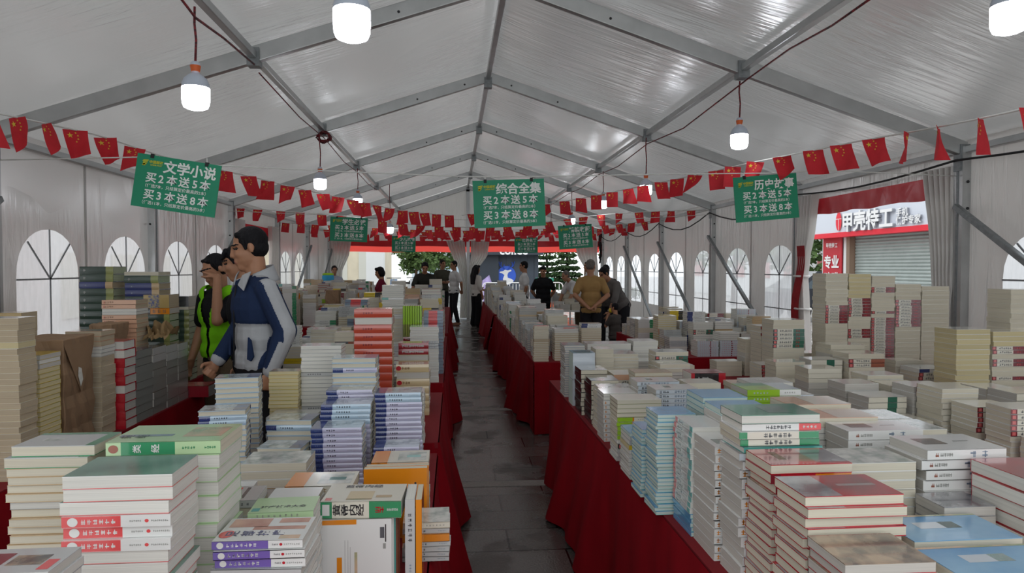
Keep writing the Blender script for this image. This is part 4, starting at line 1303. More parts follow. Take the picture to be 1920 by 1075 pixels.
def book_meshes(st, detail=True):
    L, D, T = st['L'], st['D'], st['T']
    hard = st['kind'] == 'hardcover_book'
    box = st['kind'] == 'boxed_book_set'
    t = .0028 if hard else .0017
    ov = .003 if hard else .0004
    l, d = L / 2, D / 2
    mb = MB()
    bulge = min(.006, T * .2) if hard else 0
    mb.box((-l, -d + bulge * .6, 0), (l, d, t), CV[st['bottom']])
    mb.box((-l, -d + bulge * .6, T - t), (l, d, T), CV[st['top']])
    ns = 5 if hard else 1
    ys = []
    for k in range(ns + 1):
        z = T * k / ns
        ys.append((-d + bulge * .6 - bulge * .6 * math.sin(PI * k / ns) if hard else -d, z))
    for f0, f1, m in st['spine']:
        x0, x1 = -l + L * f0, -l + L * f1
        for (ya, za), (yb, zb) in zip(ys, ys[1:]):
            mb.add([(x0, ya, za), (x1, ya, za), (x1, yb, zb), (x0, yb, zb)], [(0, 1, 2, 3)], CV[m], hard)
    for x in (-l, l):                         # the ends of the spine
        mb.add([(x, y, z) for y, z in ys] + [(x, -d + bulge * .6 + t, T), (x, -d + bulge * .6 + t, 0)], [tuple(range(len(ys) + 2))], CV[st['spine'][0 if x < 0 else -1][2]])
    if box:                                   # a slipcase: closed on its long sides too
        mb.box((-l, d - .002, 0), (l, d, T), CV[st['bottom']])
    for x0, x1, y0, y1, m in st['art']:
        mb.quad((-l + L * x0, -d + D * y0, T + .0003), (-l + L * x1, -d + D * y0, T + .0003), (-l + L * x1, -d + D * y1, T + .0003), (-l + L * x0, -d + D * y1, T + .0003), CV[m])
    if detail:
        rr = random.Random(sum(map(ord, st['code'])))
        ysp = -d - .0004
        for tx in st['text']:
            if tx[0] == 'm':
                marks(mb, -l + L * tx[1], -l + L * tx[2], tx[3], tx[4], T, CV[tx[5]], ysp, rr)
            elif tx[0] == 'e':
                c, r = -l + L * tx[1], T * tx[2]
                mb.add([(c + r * 1.2 * math.cos(a), ysp, T / 2 + r * math.sin(a)) for a in [2 * PI * k / 16 for k in range(16)]], [tuple(range(16))], CV[tx[3]])
            elif tx[0] == 'r':
                a, b = -l + L * tx[1], -l + L * tx[2]
                mb.quad((a, ysp + .0002, T * .18), (b, ysp + .0002, T * .18), (b, ysp + .0002, T * .82), (a, ysp + .0002, T * .82), CV[tx[3]])
            elif tx[0] == 't':                # a character on the spine lies on its side, head to the left
                mb.text(tx[2], tx[3], CV[tx[4]], mtx((-l + L * tx[1], ysp - .0002, T / 2), (0, 0, 1), (-1, 0, 0)), .02)
            elif tx[0] == 'ct':               # a title down the cover, read with the spine on its left
                for q, ch in enumerate(tx[3]):
                    mb.text(ch, tx[4], CV[tx[5]], mtx((-l + L * (tx[1] - .12) + q * tx[4] * 1.15, -d + D * tx[2], T + .0008), (0, 1, 0), (-1, 0, 0)), .02)
            elif tx[0] == 'cv':
                mb.text(tx[3], tx[4], CV[tx[5]], mtx((-l + L * tx[1], -d + D * tx[2], T + .0008), (1, 0, 0), (0, 1, 0)), .02)
            elif tx[0] == 'ce':
                c = (-l + L * tx[1], -d + D * tx[2])
                mb.add([(c[0] + tx[3] * math.cos(a), c[1] + tx[3] * 1.3 * math.sin(a), T + .0006) for a in [2 * PI * k / 16 for k in range(16)]], [tuple(range(16))], CV[tx[4]])
    pg = MB()
    yb = d - ov if not box else d - .003
    pg.box((-l + ov, -d + t + bulge, t), (l - ov, yb, T - t), PG[st['page']])
    return mb, pg

# ---- piling up
_o = 'first second third fourth fifth sixth seventh eighth ninth tenth eleventh twelfth thirteenth fourteenth fifteenth sixteenth seventeenth eighteenth nineteenth'.split()
ORD = _o + ['twentieth'] + ['twenty-' + x for x in _o[:9]] + ['thirtieth'] + ['thirty-' + x for x in _o[:9]] + ['fortieth'] + ['forty-' + x for x in _o[:9]] + ['fiftieth'] + ['fifty-' + x for x in _o[:9]]
BOOKS = []          # dict(style, M, stack, idx)
STACKS = []
def rz(a):
    return Matrix.Rotation(a, 4, 'Z')
FACE = {'S': 0, 'F': PI, 'H': PI / 2, 'T': -PI / 2}
rb = random.Random(21)
def footprint(x0, x1, y0, dep, ang, ref):
    c = Vector(ref)
    pts = [(x0, y0), (x1, y0), (x1, y0 + dep), (x0, y0 + dep)]
    R = Matrix.Rotation(ang, 2)
    return [tuple(Vector(ref) + R @ (Vector(p) - c)) for p in pts]
def hits(a, b, m=.004):
    for P_ in (a, b):
        for i in range(4):
            e = Vector(P_[(i + 1) % 4]) - Vector(P_[i])
            n = Vector((e.y, -e.x)).normalized()
            pa = [n.dot(Vector(p)) for p in a]
            pb = [n.dot(Vector(p)) for p in b]
            if max(pa) < min(pb) + m or max(pb) < min(pa) + m:
                return False
    return True
def S(desc, pxL, pxR, py, Y, seq, ang=0.0, z0=TZ, dep=None, side=None, jit=.003, twist=.012, fill=False):
    """a pile whose top front edge the photo shows from pxL to pxR at height py, its front at distance Y. seq, top first: (style, face, count or None to fill)"""
    a = at((pxL + pxR) / 2, py, Y)
    x0, x1, ztop = at(pxL, py, Y).x, at(pxR, py, Y).x, a.z
    S3(desc, x0, x1, ztop, Y, seq, ang, z0, dep, side or ('L' if (pxL + pxR) / 2 > 850 else 'R'), jit, twist, fill)
def S3(desc, x0, x1, ztop, Y, seq, ang=0.0, z0=TZ, dep=None, side='L', jit=.003, twist=.012, fill=False):
    st0 = STY[seq[-1][0]]
    sw = seq[-1][1] in 'SF'
    nw = st0['L'] if sw else st0['D']
    w = min(max(x1 - x0, nw * .68), nw * 1.35)
    if side == 'L':
        x1 = x0 + w
    else:
        x0 = x1 - w
    k = w / nw
    nd = (st0['D'] if sw else st0['L']) * k
    dep = dep or nd
    ref = (x0, Y) if side == 'L' else (x1, Y)
    ang = math.radians(ang)
    fp = footprint(x0, x1, Y, dep, ang, ref)
    STACKS.append(dict(desc=desc, fp=fp, z0=z0, z1=ztop, fill=fill))
    sid = len(STACKS) - 1
    order, rest = [], ztop - z0
    for c, f, n in seq:
        T = STY[c]['T'] * (k if not fill else 1) ** .5
        if n is None:
            n = max(1, round(rest / T))
        for _ in range(n):
            order.append((c, f, T))
            rest -= T
        if rest < T * .4:
            break
    tot = sum(o[2] for o in order)
    if tot > ztop - z0 + 1e-6 or rest > 0:
        q = (ztop - z0) / tot
        order = [(c, f, T * q) for c, f, T in order]
    z = ztop
    c0 = Vector(((x0 + x1) / 2, Y + dep / 2))
    R2 = Matrix.Rotation(ang, 2)
    ctr = Vector(ref) + R2 @ (c0 - Vector(ref))
    for i, (c, f, T) in enumerate(order):
        st = STY[c]
        z -= T
        L_, D_ = (w, dep) if f in 'SF' else (dep, w)
        j = (rb.uniform(-jit, jit), rb.uniform(-jit, jit))
        M = Matrix.Translation((ctr.x + j[0], ctr.y + j[1], z + .0002)) @ rz(ang + FACE[f] + rb.uniform(-twist, twist)) @ Matrix.Diagonal((L_ / st['L'] * .985, D_ / st['D'] * .985, (T - .0004) / st['T'], 1))
        BOOKS.append(dict(st=c, M=M, stack=sid, idx=i, n=len(order)))
    return sid

# ---- table nearest the camera, side of the purple spined books
S('massage pile by the barcoded book', 395, 570, 1016, 1.56, [('foot', 'S', 3), ('magz', 'S', 1), ('whitep', 'F', None)], -2, jit=.006, twist=.06)
S('green medical pile behind the red-banded pile', 191, 410, 829, 1.63, [('med', 'S', 1), ('medp', 'F', None)], 0, twist=.008, jit=.004)
S('red-banded pile at the front', 109, 318, 892, 1.42, [('rbandp', 'F', 3), ('rband', 'S', 3), ('rbandp', 'F', None)], 0, jit=.006)
S('cream pile at the front corner', 12, 172, 838, 1.64, [('fadegreen', 'F', 2), ('creamp', 'F', 4), ('whitep', 'F', 1), ('creamp', 'F', None)], 0, jit=.006, twist=.015)
S('low magazine pile nearest the camera', -60, 92, 1075, 1.13, [('magz', 'F', 1), ('whitep', 'F', None)], 0)
S('small pile with the pale lime title', 466, 590, 960, 1.75, [('limet', 'S', 1), ('whitep', 'F', None)], 2)
S('small pile between the medical and orange books', 410, 484, 938, 1.95, [('greyart', 'S', 1), ('gloss', 'F', None)], 3, dep=.13)
S('small pile touching the orange art book', 535, 590, 942, 1.95, [('gwh', 'S', 1), ('whitep', 'F', None)], 0, dep=.13)
S('orange art pile', 531, 661, 912, 2.13, [('orart', 'S', 1), ('whitep', 'F', 1), ('beigep', 'F', None)], 0)
S('low pile overhanging the aisle', 758, 843, 981, 2.05, [('artb', 'S', 1), ('whites', 'S', 1), ('orange', 'S', 1), ('whites', 'S', None)], 0, dep=.13, twist=.05)
S('glossy pile before the lavender books', 450, 575, 869, 2.5, [('gloss', 'F', 3), ('beigep', 'F', None)], 0)
S('front lavender pile', 583, 680, 803, 2.77, [('lavb', 'S', None)], 0, jit=.004)
S('second lavender pile back', 600, 695, 759, 2.95, [('blub', 'S', 4), ('lavb', 'S', None)], 0)
S('third lavender pile back', 612, 700, 732, 3.12, [('lavb', 'S', None)], 0)
S('tall mixed lavender pile', 622, 706, 672, 3.28, [('navp', 'F', 2), ('lavb', 'S', 1), ('navp', 'F', 3), ('lavb', 'S', None)], 0, twist=.02)
S('low lavender pile by the aisle', 699, 786, 839, 2.72, [('lavb', 'S', 3), ('creamp', 'F', None)], 0)
S('tall lavender pile by the aisle', 703, 791, 737, 3.02, [('blub', 'S', 2), ('lavb', 'S', None)], 0)
S('short navy pile beside the front lavender pile', 478, 565, 842, 2.72, [('navp', 'F', 2), ('whitep', 'F', None)], -6)
S('middle navy pile', 497, 586, 789, 2.98, [('navp', 'F', 1), ('blub', 'S', 1), ('navp', 'F', None)], -4)
S('front navy pile beside the jacketed man', 374, 462, 769, 2.8, [('navp', 'F', 1), ('blub', 'S', 2), ('navp', 'F', None)], 8, twist=.03)
S('back navy pile beside the jacketed man', 405, 486, 708, 3.08, [('navp', 'F', None)], 8, twist=.02)
S('short yellowish pile by the jacketed man\'s hand', 513, 559, 697, 3.42, [('yelp', 'F', None)], 0, side='R')
S('tall white pile before the jacketed man', 563, 640, 649, 3.48, [('whitep', 'F', 7), ('whites', 'S', 1), ('whitep', 'F', 8), ('whites', 'S', 1), ('whitep', 'F', None)], 0)
S('orange-red tower', 663, 735, 580, 4.0, [('redor', 'S', 1), ('redorp', 'F', 1), ('redor', 'S', None)], 0, jit=.002)
S('beige pile by the aisle', 742, 805, 684, 4.1, [('beige', 'S', 1), ('beigep', 'F', 1), ('beige', 'S', None)], 0)
S('glossy red pile by the aisle', 746, 803, 644, 4.42, [('redwr', 'S', 2), ('beigep', 'F', None)], 0)
S('white pile past the tall white pile', 590, 632, 618, 4.56, [('gloss', 'F', None)], 0, dep=.2)
S('pale pile touching the orange-red tower', 642, 663, 623, 4.42, [('crth', 'F', 2), ('rust' 'c', 'S', 1), ('crth', 'F', None)], 0)
S('low pile hidden behind the lavender books', 720, 795, 738, 3.45, [('whitep', 'F', None)], 0)
# farther
def upright(desc, pxL, pxR, py, Y, code, n, z0, dep=.15):
    x0, x1, zt = at(pxL, py, Y).x, at(pxR, py, Y).x, at(pxL, py, Y).z
    st = STY[code]
    STACKS.append(dict(desc=desc, fp=footprint(x0, x1, Y, dep, 0, (x0, Y)), z0=z0, z1=zt, fill=False))
    w = (x1 - x0) / n
    for i in range(n):
        # spine to the front, head up: local x -> -z, y -> y, z -> x
        M = Matrix.Translation((x0 + i * w + .0003, Y + dep / 2, (z0 + zt) / 2 + .0003)) @ Matrix(((0, 0, 1, 0), (0, 1, 0, 0), (-1, 0, 0, 0), (0, 0, 0, 1))) @ Matrix.Diagonal(((zt - z0) / st['L'] * .998, dep / st['D'] * .99, (w - .0006) / st['T'], 1))
        BOOKS.append(dict(st=code, M=M, stack=len(STACKS) - 1, idx=i, n=n, up=True))
def facing(desc, pxL, pxR, py, Y, codes, z0):
    """books on their long edge, covers to the camera, one behind the other"""
    x0, x1, zt = at(pxL, py, Y).x, at(pxR, py, Y).x, at(pxL, py, Y).z
    y = Y
    tot = sum(STY[c]['T'] for c in codes)
    STACKS.append(dict(desc=desc, fp=footprint(x0, x1 + (.002 if len(codes) > 2 else .02), Y, tot, 0, (x0, Y)), z0=z0, z1=zt, fill=False))
    for i, c in enumerate(codes):
        st = STY[c]
        # cover to the front: local x -> x, y -> z, z -> -y
        M = Matrix.Translation(((x0 + x1) / 2 + (i - len(codes) / 2) * .004, y + st['T'], (z0 + zt) / 2 + .0003)) @ Matrix(((1, 0, 0, 0), (0, 0, -1, 0), (0, 1, 0, 0), (0, 0, 0, 1))) @ Matrix.Diagonal(((x1 - x0) / st['L'], (zt - z0) / st['D'] * .998, .985, 1))
        BOOKS.append(dict(st=c, M=M, stack=len(STACKS) - 1, idx=i, n=len(codes), face=True))
        y += st['T']
facing('upright row under the green-spined medical book', 603, 741, 977, 1.9, ['barc', 'barc', 'tealc', 'rustc', 'rustc'], TZ)
zt = at(603, 977, 1.9).z
S('pile lying on the upright row', 597, 752, 941, 1.9, [('neij', 'S', 1)], -2, z0=zt + .0015, dep=.15)
facing('orange pair near the aisle', 684, 803, 881, 2.24, ['orange', 'orange'], TZ)
S('ivory pile behind the orange pair', 694, 803, 867, 2.34, [('orart', 'S', 2), ('gloss', 'F', None)], 0, dep=.15)
upright('white upright spine at the table edge', 759, 778, 938, 1.9, 'whites', 1, TZ, .14)
upright('orange upright spine at the table edge', 779, 791, 938, 1.9, 'orange', 1, TZ, .14)
S('base of the striped bundle', 755, 791, 632, 5.6, [('redwr', 'S', 1), ('whitep', 'F', None)], 0, dep=.16)
upright('striped lime bundle', 755, 791, 574, 5.6, 'limes', 8, at(755, 632, 5.6).z, .15)
S('red and blue pile by the aisle', 794, 831, 583, 5.7, [('multi', 'S', None)], 0)
S('tall white pile behind the striped bundle', 716, 757, 535, 6.2, [('whitep', 'F', 6), ('tealb', 'S', 1), ('whitep', 'F', None)], 0)
S('white pile behind the orange-red tower', 650, 700, 592, 6.3, [('gloss', 'F', 1), ('multi', 'S', 2), ('whitep', 'F', None)], 0)
S('pile with a navy end beside the jacketed man', 542, 562, 612, 5.5, [('blus', 'S', None)], 0)

# ---- table across the aisle, nearest part
S('aqua pile at the table edge', 1232, 1300, 778, 2.37, [('aqua', 'F', None)], 0, jit=.006, twist=.02, dep=.145)
S('second aqua pile', 1203, 1280, 806, 2.56, [('aqua', 'F', None)], 0, jit=.006, dep=.145)
S('label-spined pile', 1296, 1360, 801, 2.17, [('label', 'T', 16), ('aqua', 'T', None)], 0, dep=.18, jit=.004)
S('tall white pile after the label-spined pile', 1340, 1460, 838, 1.98, [('wside', 'S', None)], 0, dep=.185)
S('green-topped tall pile', 1390, 1540, 779, 1.82, [('gtop', 'F', 1), ('wred', 'S', 1), ('gwh', 'S', 2), ('tealc', 'S', 1), ('road', 'S', 1), ('wside', 'S', None)], 0, dep=.15, jit=.007, twist=.02)
S('red literature pile', 1448, 1603, 871, 1.65, [('rlit', 'F', 1), ('rlit', 'S', 2), ('brownp', 'F', 1), ('rlitp', 'F', None)], 0, dep=.15, twist=.02, jit=.006)
S('red picture-covered pile', 1512, 1700, 931, 1.44, [('rlitp', 'F', 9), ('rlit', 'S', 2), ('rlitp', 'F', None)], 0, dep=.15, jit=.006)
S('brown-topped pile below the red covers', 1588, 1760, 1056, 1.275, [('brownp', 'F', None)], 0, dep=.15, jit=.005)
S('blue magazine pile behind', 1709, 1915, 1012, 1.435, [('bmag', 'F', None)], 0, dep=.155, jit=.005)
S('blue magazine pile at the very front', 1808, 2040, 1079, 1.262, [('bmag', 'F', None)], 0, dep=.15, jit=.005)
S('big red-covered pile at the picture edge', 1937, 2130, 902, 1.5, [('redc', 'F', None)], 0, dep=.2, jit=.006)
S('white orange-marked pile', 1733, 1885, 842, 1.72, [('wmag', 'S', None)], 0, dep=.16, jit=.008, twist=.02)
S('short grey-topped pile', 1770, 1868, 950, 1.6, [('greyp', 'F', None)], 0, dep=.11)
S('low white pile beside the red literature', 1592, 1720, 868, 1.72, [('gloss', 'F', None)], 0, dep=.15)
S('white pile past the green-topped pile', 1592, 1735, 808, 1.96, [('wmag', 'S', 3), ('whitep', 'F', None)], 0, dep=.13)
S('peach glossy pile', 1522, 1648, 783, 2.1, [('peachc', 'F', 1), ('whitep', 'F', None)], 0, dep=.14)
S('second peach glossy pile', 1480, 1597, 759, 2.26, [('peachc', 'F', 2), ('whitep', 'F', None)], 0, dep=.15)
S('white glossy pile past the peach pile', 1600, 1712, 786, 2.28, [('gloss', 'F', 1), ('whitep', 'F', None)], 0, dep=.16)
S('white glossy pile at the far table side', 1656, 1775, 806, 2.1, [('gloss', 'F', 2), ('whitep', 'F', None)], 0, dep=.15)
S('lime-covered pile', 1400, 1502, 731, 2.6, [('limec', 'S', 3), ('whitep', 'F', None)], 0, dep=.16)
S('pale teal pile', 1318, 1402, 746, 2.4, [('ptealp', 'F', None)], 0, dep=.18)
S('pale teal pile behind the green-topped pile', 1352, 1450, 768, 2.2, [('ptealp', 'F', 1), ('wside', 'S', None)], 0, dep=.16)
S('green-lined pile at the table edge', 1157, 1241, 750, 3.05, [('gband', 'F', 4), ('gtag', 'S', 5), ('whitep', 'F', 1), ('dgs', 'S', 1), ('whites', 'S', None)], 0)
S('low pile before the green-lined pile', 1180, 1262, 812, 2.78, [('aqua', 'F', 1), ('whites', 'S', 2), ('yelp', 'S', 1), ('whitep', 'F', None)], 0, dep=.16)
S('white pile before the black covers', 1132, 1196, 738, 3.4, [('whitep', 'F', 2), ('wside', 'S', None)], 0, dep=.16)
S('printed-spine white pile', 1230, 1312, 731, 3.18, [('txt', 'S', None)], 0, dep=.16)
S('second printed-spine pile', 1195, 1275, 716, 3.4, [('txt', 'S', None)], 0, dep=.15)
S('thick cream pile', 1288, 1352, 719, 3.4, [('crth', 'F', 3), ('txt', 'S', 2), ('crth', 'F', None)], 0)
S('near black-covered pile', 1108, 1161, 714, 3.78, [('blk', 'T', None)], 0, dep=.2)
S('far black-covered pile', 1089, 1139, 694, 4.02, [('blk', 'T', None)], 0, dep=.2)
S('flat white pile by the near black-covered pile', 1124, 1190, 729, 3.58, [('gloss', 'F', None)], 0, dep=.17)
S('thick blue box pile at the table edge', 1074, 1116, 662, 4.3, [('bbox', 'F', None)], 0, dep=.15)
S('grey pile behind the blue box', 1059, 1095, 648, 4.6, [('slateb', 'F', None)], 0, dep=.2)
S('dark green ended pile', 1229, 1291, 660, 4.42, [('gloss', 'F', 1), ('dgs', 'S', 4), ('whitep', 'F', None)], 0, dep=.17)
S('white glossy pile mid table', 1150, 1198, 664, 4.55, [('gloss', 'F', None)], 0, dep=.2)
S('cream pile beside the blue box', 1117, 1149, 655, 4.5, [('crth', 'F', None)], 0, dep=.17)
S('peach pile past the black covers', 1151, 1223, 703, 4.0, [('peachc', 'S', 1), ('mrs', 'S', 2), ('peachc', 'F', None)], 0, dep=.2)
S('white pile before the dark green ended pile', 1237, 1294, 683, 4.15, [('gloss', 'F', 2), ('whitep', 'F', None)], 0, dep=.18)
S('red and black box pile', 1297, 1362, 700, 3.8, [('rbbox', 'S', None)], 0, dep=.16)
S('wide white pile with red spines', 1101, 1184, 645, 5.02, [('wrs', 'F', 1), ('wrs', 'S', 1), ('wrs', 'F', None)], 0, dep=.2)
S('wide white pile facing the boy', 1187, 1234, 640, 5.02, [('wrs', 'F', 2), ('whitep', 'F', None)], 0, dep=.2)
S('corner pile of the second table', 1001, 1029, 612, 6.36, [('crp', 'F', 5), ('brown', 'F', 1), ('creamp', 'F', None)], 0)
S('second pile in from the corner of the second table', 1040, 1085, 617, 6.4, [('whites', 'F', 2), ('creamp', 'F', None)], 0)
S('blue-dotted pile on the second table', 1090, 1128, 607, 6.5, [('blus', 'S', 2), ('creamp', 'F', None)], 0)
# ---- side tables by the opening to the shop
S('wrapped white pile by the curtain', 1450, 1509, 600, 4.8, [('crp', 'F', 2), ('dgs', 'S', 5), ('crp', 'F', 4), ('dgs', 'S', 1), ('crp', 'F', None)], 0, dep=.19)
S('wrapped pile behind the green-ended spines', 1427, 1480, 612, 5.05, [('mrs', 'S', 3), ('crp', 'F', None)], 0, dep=.19)
cols = [('first tall cream column', 1549, 1591, 513, 5.0, [('crp', 'H', 8), ('mrs', 'S', 6), ('crp', 'H', None)]),
        ('second tall cream column', 1592, 1634, 514, 5.0, [('ylp', 'H', 6), ('mrs', 'S', 6), ('crp', 'H', 3), ('mrs', 'S', 3), ('crp', 'H', None)]),
        ('third tall cream column', 1635, 1679, 518, 5.0, [('crp', 'F', 3), ('mrs', 'S', 2), ('crp', 'F', 5), ('mrs', 'S', 1), ('crp', 'F', 1), ('mrs', 'S', None)]),
        ('fourth tall cream column', 1680, 1728, 533, 5.0, [('crp', 'F', 4), ('mrs', 'S', 9), ('crp', 'F', None)]),
        ('fifth tall cream column', 1729, 1781, 537, 5.0, [('crp', 'H', None)])]
for d_, a, b, y, Y, q in cols:
    S(d_, a, b, y, Y, q, 0, dep=.2, jit=.003)
S('page-forward pile before the tall columns', 1557, 1622, 647, 4.55, [('crp', 'F', 2), ('gsl', 'F', None)], 0, dep=.2)
S('rust-ended pile before the tall columns', 1592, 1660, 664, 4.28, [('crp', 'F', 1), ('brs', 'S', 2), ('crp', 'F', 3), ('brs', 'S', 2), ('crp', 'F', None)], 0, dep=.2)
S('low cream pile before the rust-ended pile', 1626, 1697, 728, 3.95, [('crp', 'F', None)], 0, dep=.2)
S('blue-ended pile behind the grey blocks', 1723, 1787, 692, 4.3, [('blus', 'S', 1), ('mrs', 'S', None)], 0, dep=.2)
S('first grey block nearest the low cream pile', 1792, 1850, 727, 3.54, [('gsl', 'S', None)], 0, dep=.185)
S('middle grey block', 1850, 1912, 730, 3.33, [('gsl', 'S', None)], 0, dep=.19)
S('last grey block at the picture edge', 1905, 1975, 738, 3.13, [('gsl', 'S', None)], 0, dep=.19)
S('yellowish pile above the grey blocks', 1794, 1858, 618, 3.95, [('ylp', 'F', None)], 0, dep=.2)
S('red-labelled pile at the picture edge', 1862, 1925, 622, 3.95, [('ylp', 'F', 3), ('mrs', 'S', 2), ('crp', 'F', 1), ('mrs', 'S', 2), ('crp', 'F', 2), ('mrs', 'S', 1), ('crp', 'F', None)], 0, dep=.2)
S('tall pile by the nearest clear window', 1896, 1945, 543, 4.1, [('crp', 'H', None)], 0, dep=.2)
S('red-marked white pile over the bright red skirt', 1308, 1348, 640, 6.56, [('rmk', 'S', None)], 0, dep=.2)
S('taller red-marked pile over the bright red skirt', 1350, 1387, 624, 6.56, [('whitep', 'F', 4), ('rmk', 'S', None)], 0, dep=.2)
S('blue-topped pile over the bright red skirt', 1390, 1416, 626, 6.56, [('bpat', 'H', 1), ('rmk', 'S', None)], 0, dep=.2)
S('yellow and black ended pile near the boy', 1256, 1283, 583, 8.2, [('yblk', 'S', None)], 0)
S('cream pile at the end of the window table', 1361, 1388, 588, 8.3, [('crp', 'F', None)], 0)
S('maroon-ended pile before the clear windows', 1326, 1357, 588, 8.3, [('mrs', 'S', None)], 0)
S('dark pile before the clear windows', 1296, 1323, 590, 8.3, [('brown', 'F', None)], 0)
S('peach pile near the boy', 1246, 1290, 610, 7.6, [('peach', 'S', None)], 0)
# ---- wall table on the other side
S('tall pile cut by the picture edge', -50, 34, 597, 2.97, [('agedp', 'F', 4), ('ylp', 'F', 1), ('agedp', 'F', None)], 0, jit=.004)
S('yellow-topped pile', -10, 74, 667, 3.14, [('yel', 'S', 1), ('whites', 'S', 1), ('yel', 'S', 1), ('yelp', 'F', None)], 0, dep=.16)
S('peach-edged pile beside the parcel', 120, 189, 622, 3.72, [('peach', 'F', 3), ('whitep', 'F', 3), ('agedp', 'F', None)], 0, dep=.15, twist=.03)
S('red dictionary pile', 178, 233, 640, 3.885, [('rdictp', 'F', 2), ('rdict', 'S', 3), ('rdictp', 'F', 1), ('rdict', 'S', None)], 0, dep=.14)
for k, (nm, Yc, n_) in enumerate((('front grey box column', 4.03, 'gboxb'), ('second grey box column', 4.262, 'gbox'), ('third grey box column', 4.46, 'gbox'), ('fourth grey box column', 4.64, 'gbox'))):
    S3(nm, -1.9, -1.8, 1.09 - .008 * k, Yc, [(n_, 'H', 2), ('gbox', 'T', None)], 0, dep=(.225, .19, .17, .16)[k], side='R')
S('peach-spined tall pile', 190, 255, 563, 4.36, [('peach', 'S', 2), ('whitep', 'F', 2), ('peach', 'S', None)], 0, dep=.17)
S('dark green wrapped tower by the clear window', 147, 211, 500, 5.26, [('dgb', 'S', 2), ('dbb', 'S', 1), ('dgb', 'S', None)], 0, dep=.22)
S('dark wrapped pile with a white top', 232, 297, 510, 5.26, [('gloss', 'F', 1), ('dgb', 'S', 1), ('dbb', 'S', 2), ('dgb', 'S', None)], 0, dep=.22)
S('blue and gold pile', 270, 317, 553, 4.83, [('bgrid', 'S', 1), ('omag', 'S', 1), ('dgb', 'S', None)], 0, dep=.17)
S('black box pile', 329, 354, 556, 5.52, [('blackb', 'F', 1), ('gloss', 'F', 1), ('dgb', 'S', None)], 0, dep=.16)
S('pale green pile', 350, 379, 606, 6.0, [('lgreenb', 'S', 3), ('brown', 'S', None)], 0)
S3('low crimson box by the vest man', -1.925, -1.67, .757, 4.81, [('rbox', 'S', 1)], 0, dep=.19)
S('blue patterned low pile by the vest man', 352, 402, 656, 6.2, [('bpat', 'S', None)], 0, dep=.2)
S('gold framed pile by the near clear window', 6, 40, 587, 3.5, [('goldb', 'S', 1), ('agedp', 'F', None)], 0, dep=.13)

for fp_ in ((-2.09, 3.31, .3, .36), (-2.1, 4.09, .15, .24), (-2.0, 10.2, .35, .25), (-3.25, 15.6, .6, .6)):
    STACKS.append(dict(desc='reserved', fp=footprint(fp_[0], fp_[0] + fp_[2], fp_[1], fp_[3], 0, (fp_[0], fp_[1])), z0=0, z1=2, fill=True))
def table_fill(key, x0, x1, y0, y1, zf, codes, seed, stepx=.245, stepy=.205, skip=.08, name='table'):
    rr = random.Random(seed)
    y, row = y0, 0
    while y + .16 < y1:
        row += 1
        x, col = x0, 0
        while x + .2 <= x1 + .01:
            col += 1
            w = rr.uniform(.19, .225)
            dep = rr.uniform(.15, .19)
            xx = x + rr.uniform(0, .02)
            fp = footprint(xx, xx + w, y, dep, 0, (xx, y))
            zt = zf(y, x) + rr.uniform(-.5, .5) * .2
            if not any(hits(fp, s['fp'], -.008 if not s['fill'] else .002) and not (s['z0'] > zt) for s in STACKS) and rr.random() > skip:
                c = rr.choice(codes)
                alt = rr.choice(codes)
                if rr.random() < .58:
                    seq = [(c, 'S', rr.randint(2, 5)), (alt, 'F', rr.randint(2, 5)), (c, 'S', None)]
                else:
                    seq = [(c, 'F', rr.randint(2, 6)), (alt, 'S', rr.randint(1, 3)), (c, 'F', None)]
                S3('%s row %s pile on %s' % (ORD[row - 1], ORD[col - 1], name), xx, xx + w, zt, y, seq, rr.uniform(-3, 3), dep=dep, fill=True)
            x += stepx
        y += stepy
GEN = ['tealb', 'redwr', 'orange', 'limes', 'yblk', 'slateb', 'dgs', 'blus', 'whitep', 'whites', 'creamp', 'crp', 'grn2', 'blus', 'tealb', 'slateb', 'whites', 'whitep', 'txt', 'gloss', 'peach', 'multi', 'dgs', 'mrs', 'brown', 'yelp', 'gwh', 'creamp']
GR = ['grn2', 'slateb', 'dgs', 'blus', 'tealb', 'slateb', 'rmk', 'whitep', 'whites', 'creamp', 'crp', 'grn2', 'slateb', 'whites', 'whitep', 'txt', 'gloss', 'peachc', 'slateb', 'gwh', 'creamp', 'blus']
table_fill('CL1', -.88, -.1, 2.0, 4.75, lambda y, x: .80, ['whitep', 'creamp', 'whites'], 1, name='the short table')
table_fill('CL2', -1.33, -.09, 5.27, 8.78, lambda y, x: 1.02 + .12 * math.sin(y * 3 + x * 5) + (.1 if y > 6.5 else 0), GEN, 2, name='the striped bundle table')
table_fill('CL3', -.9, -.09, 9.22, 15.2, lambda y, x: 1.15 - (.22 if y > 11.8 else 0) + .13 * math.sin(y * 2 + x * 6), GEN, 3, name='the bending man table')
table_fill('CR1', .77, 1.73, 1.9, 5.25, lambda y, x: .90, GR, 4, name='the blue magazine table')
table_fill('CR2', .77, 1.44, 6.34, 12.3, lambda y, x: .95 + .08 * math.sin(y * 3 + x * 4) + .018 * max(0, y - 8), GR, 5, name='the long aisle table')
table_fill('CR3', .77, 1.28, 12.85, 17.5, lambda y, x: 1.03 + .1 * math.sin(y * 3 + x * 4) + .012 * max(0, y - 12), GR, 15, name='the long-haired woman table')
table_fill('WR1', 2.12, 3.7, 2.5, 5.6, lambda y, x: .85 + .05 * math.sin(9 * x), ['crp', 'gsl', 'mrs', 'brs', 'crp'], 6, name='the shop-side table')
table_fill('WR2', 2.25, 3.66, 6.55, 9.1, lambda y, x: .93 + .07 * math.sin(y * 3 + x * 7), GR + ['yblk', 'blus', 'rmk'], 7, name='the bright skirt table')
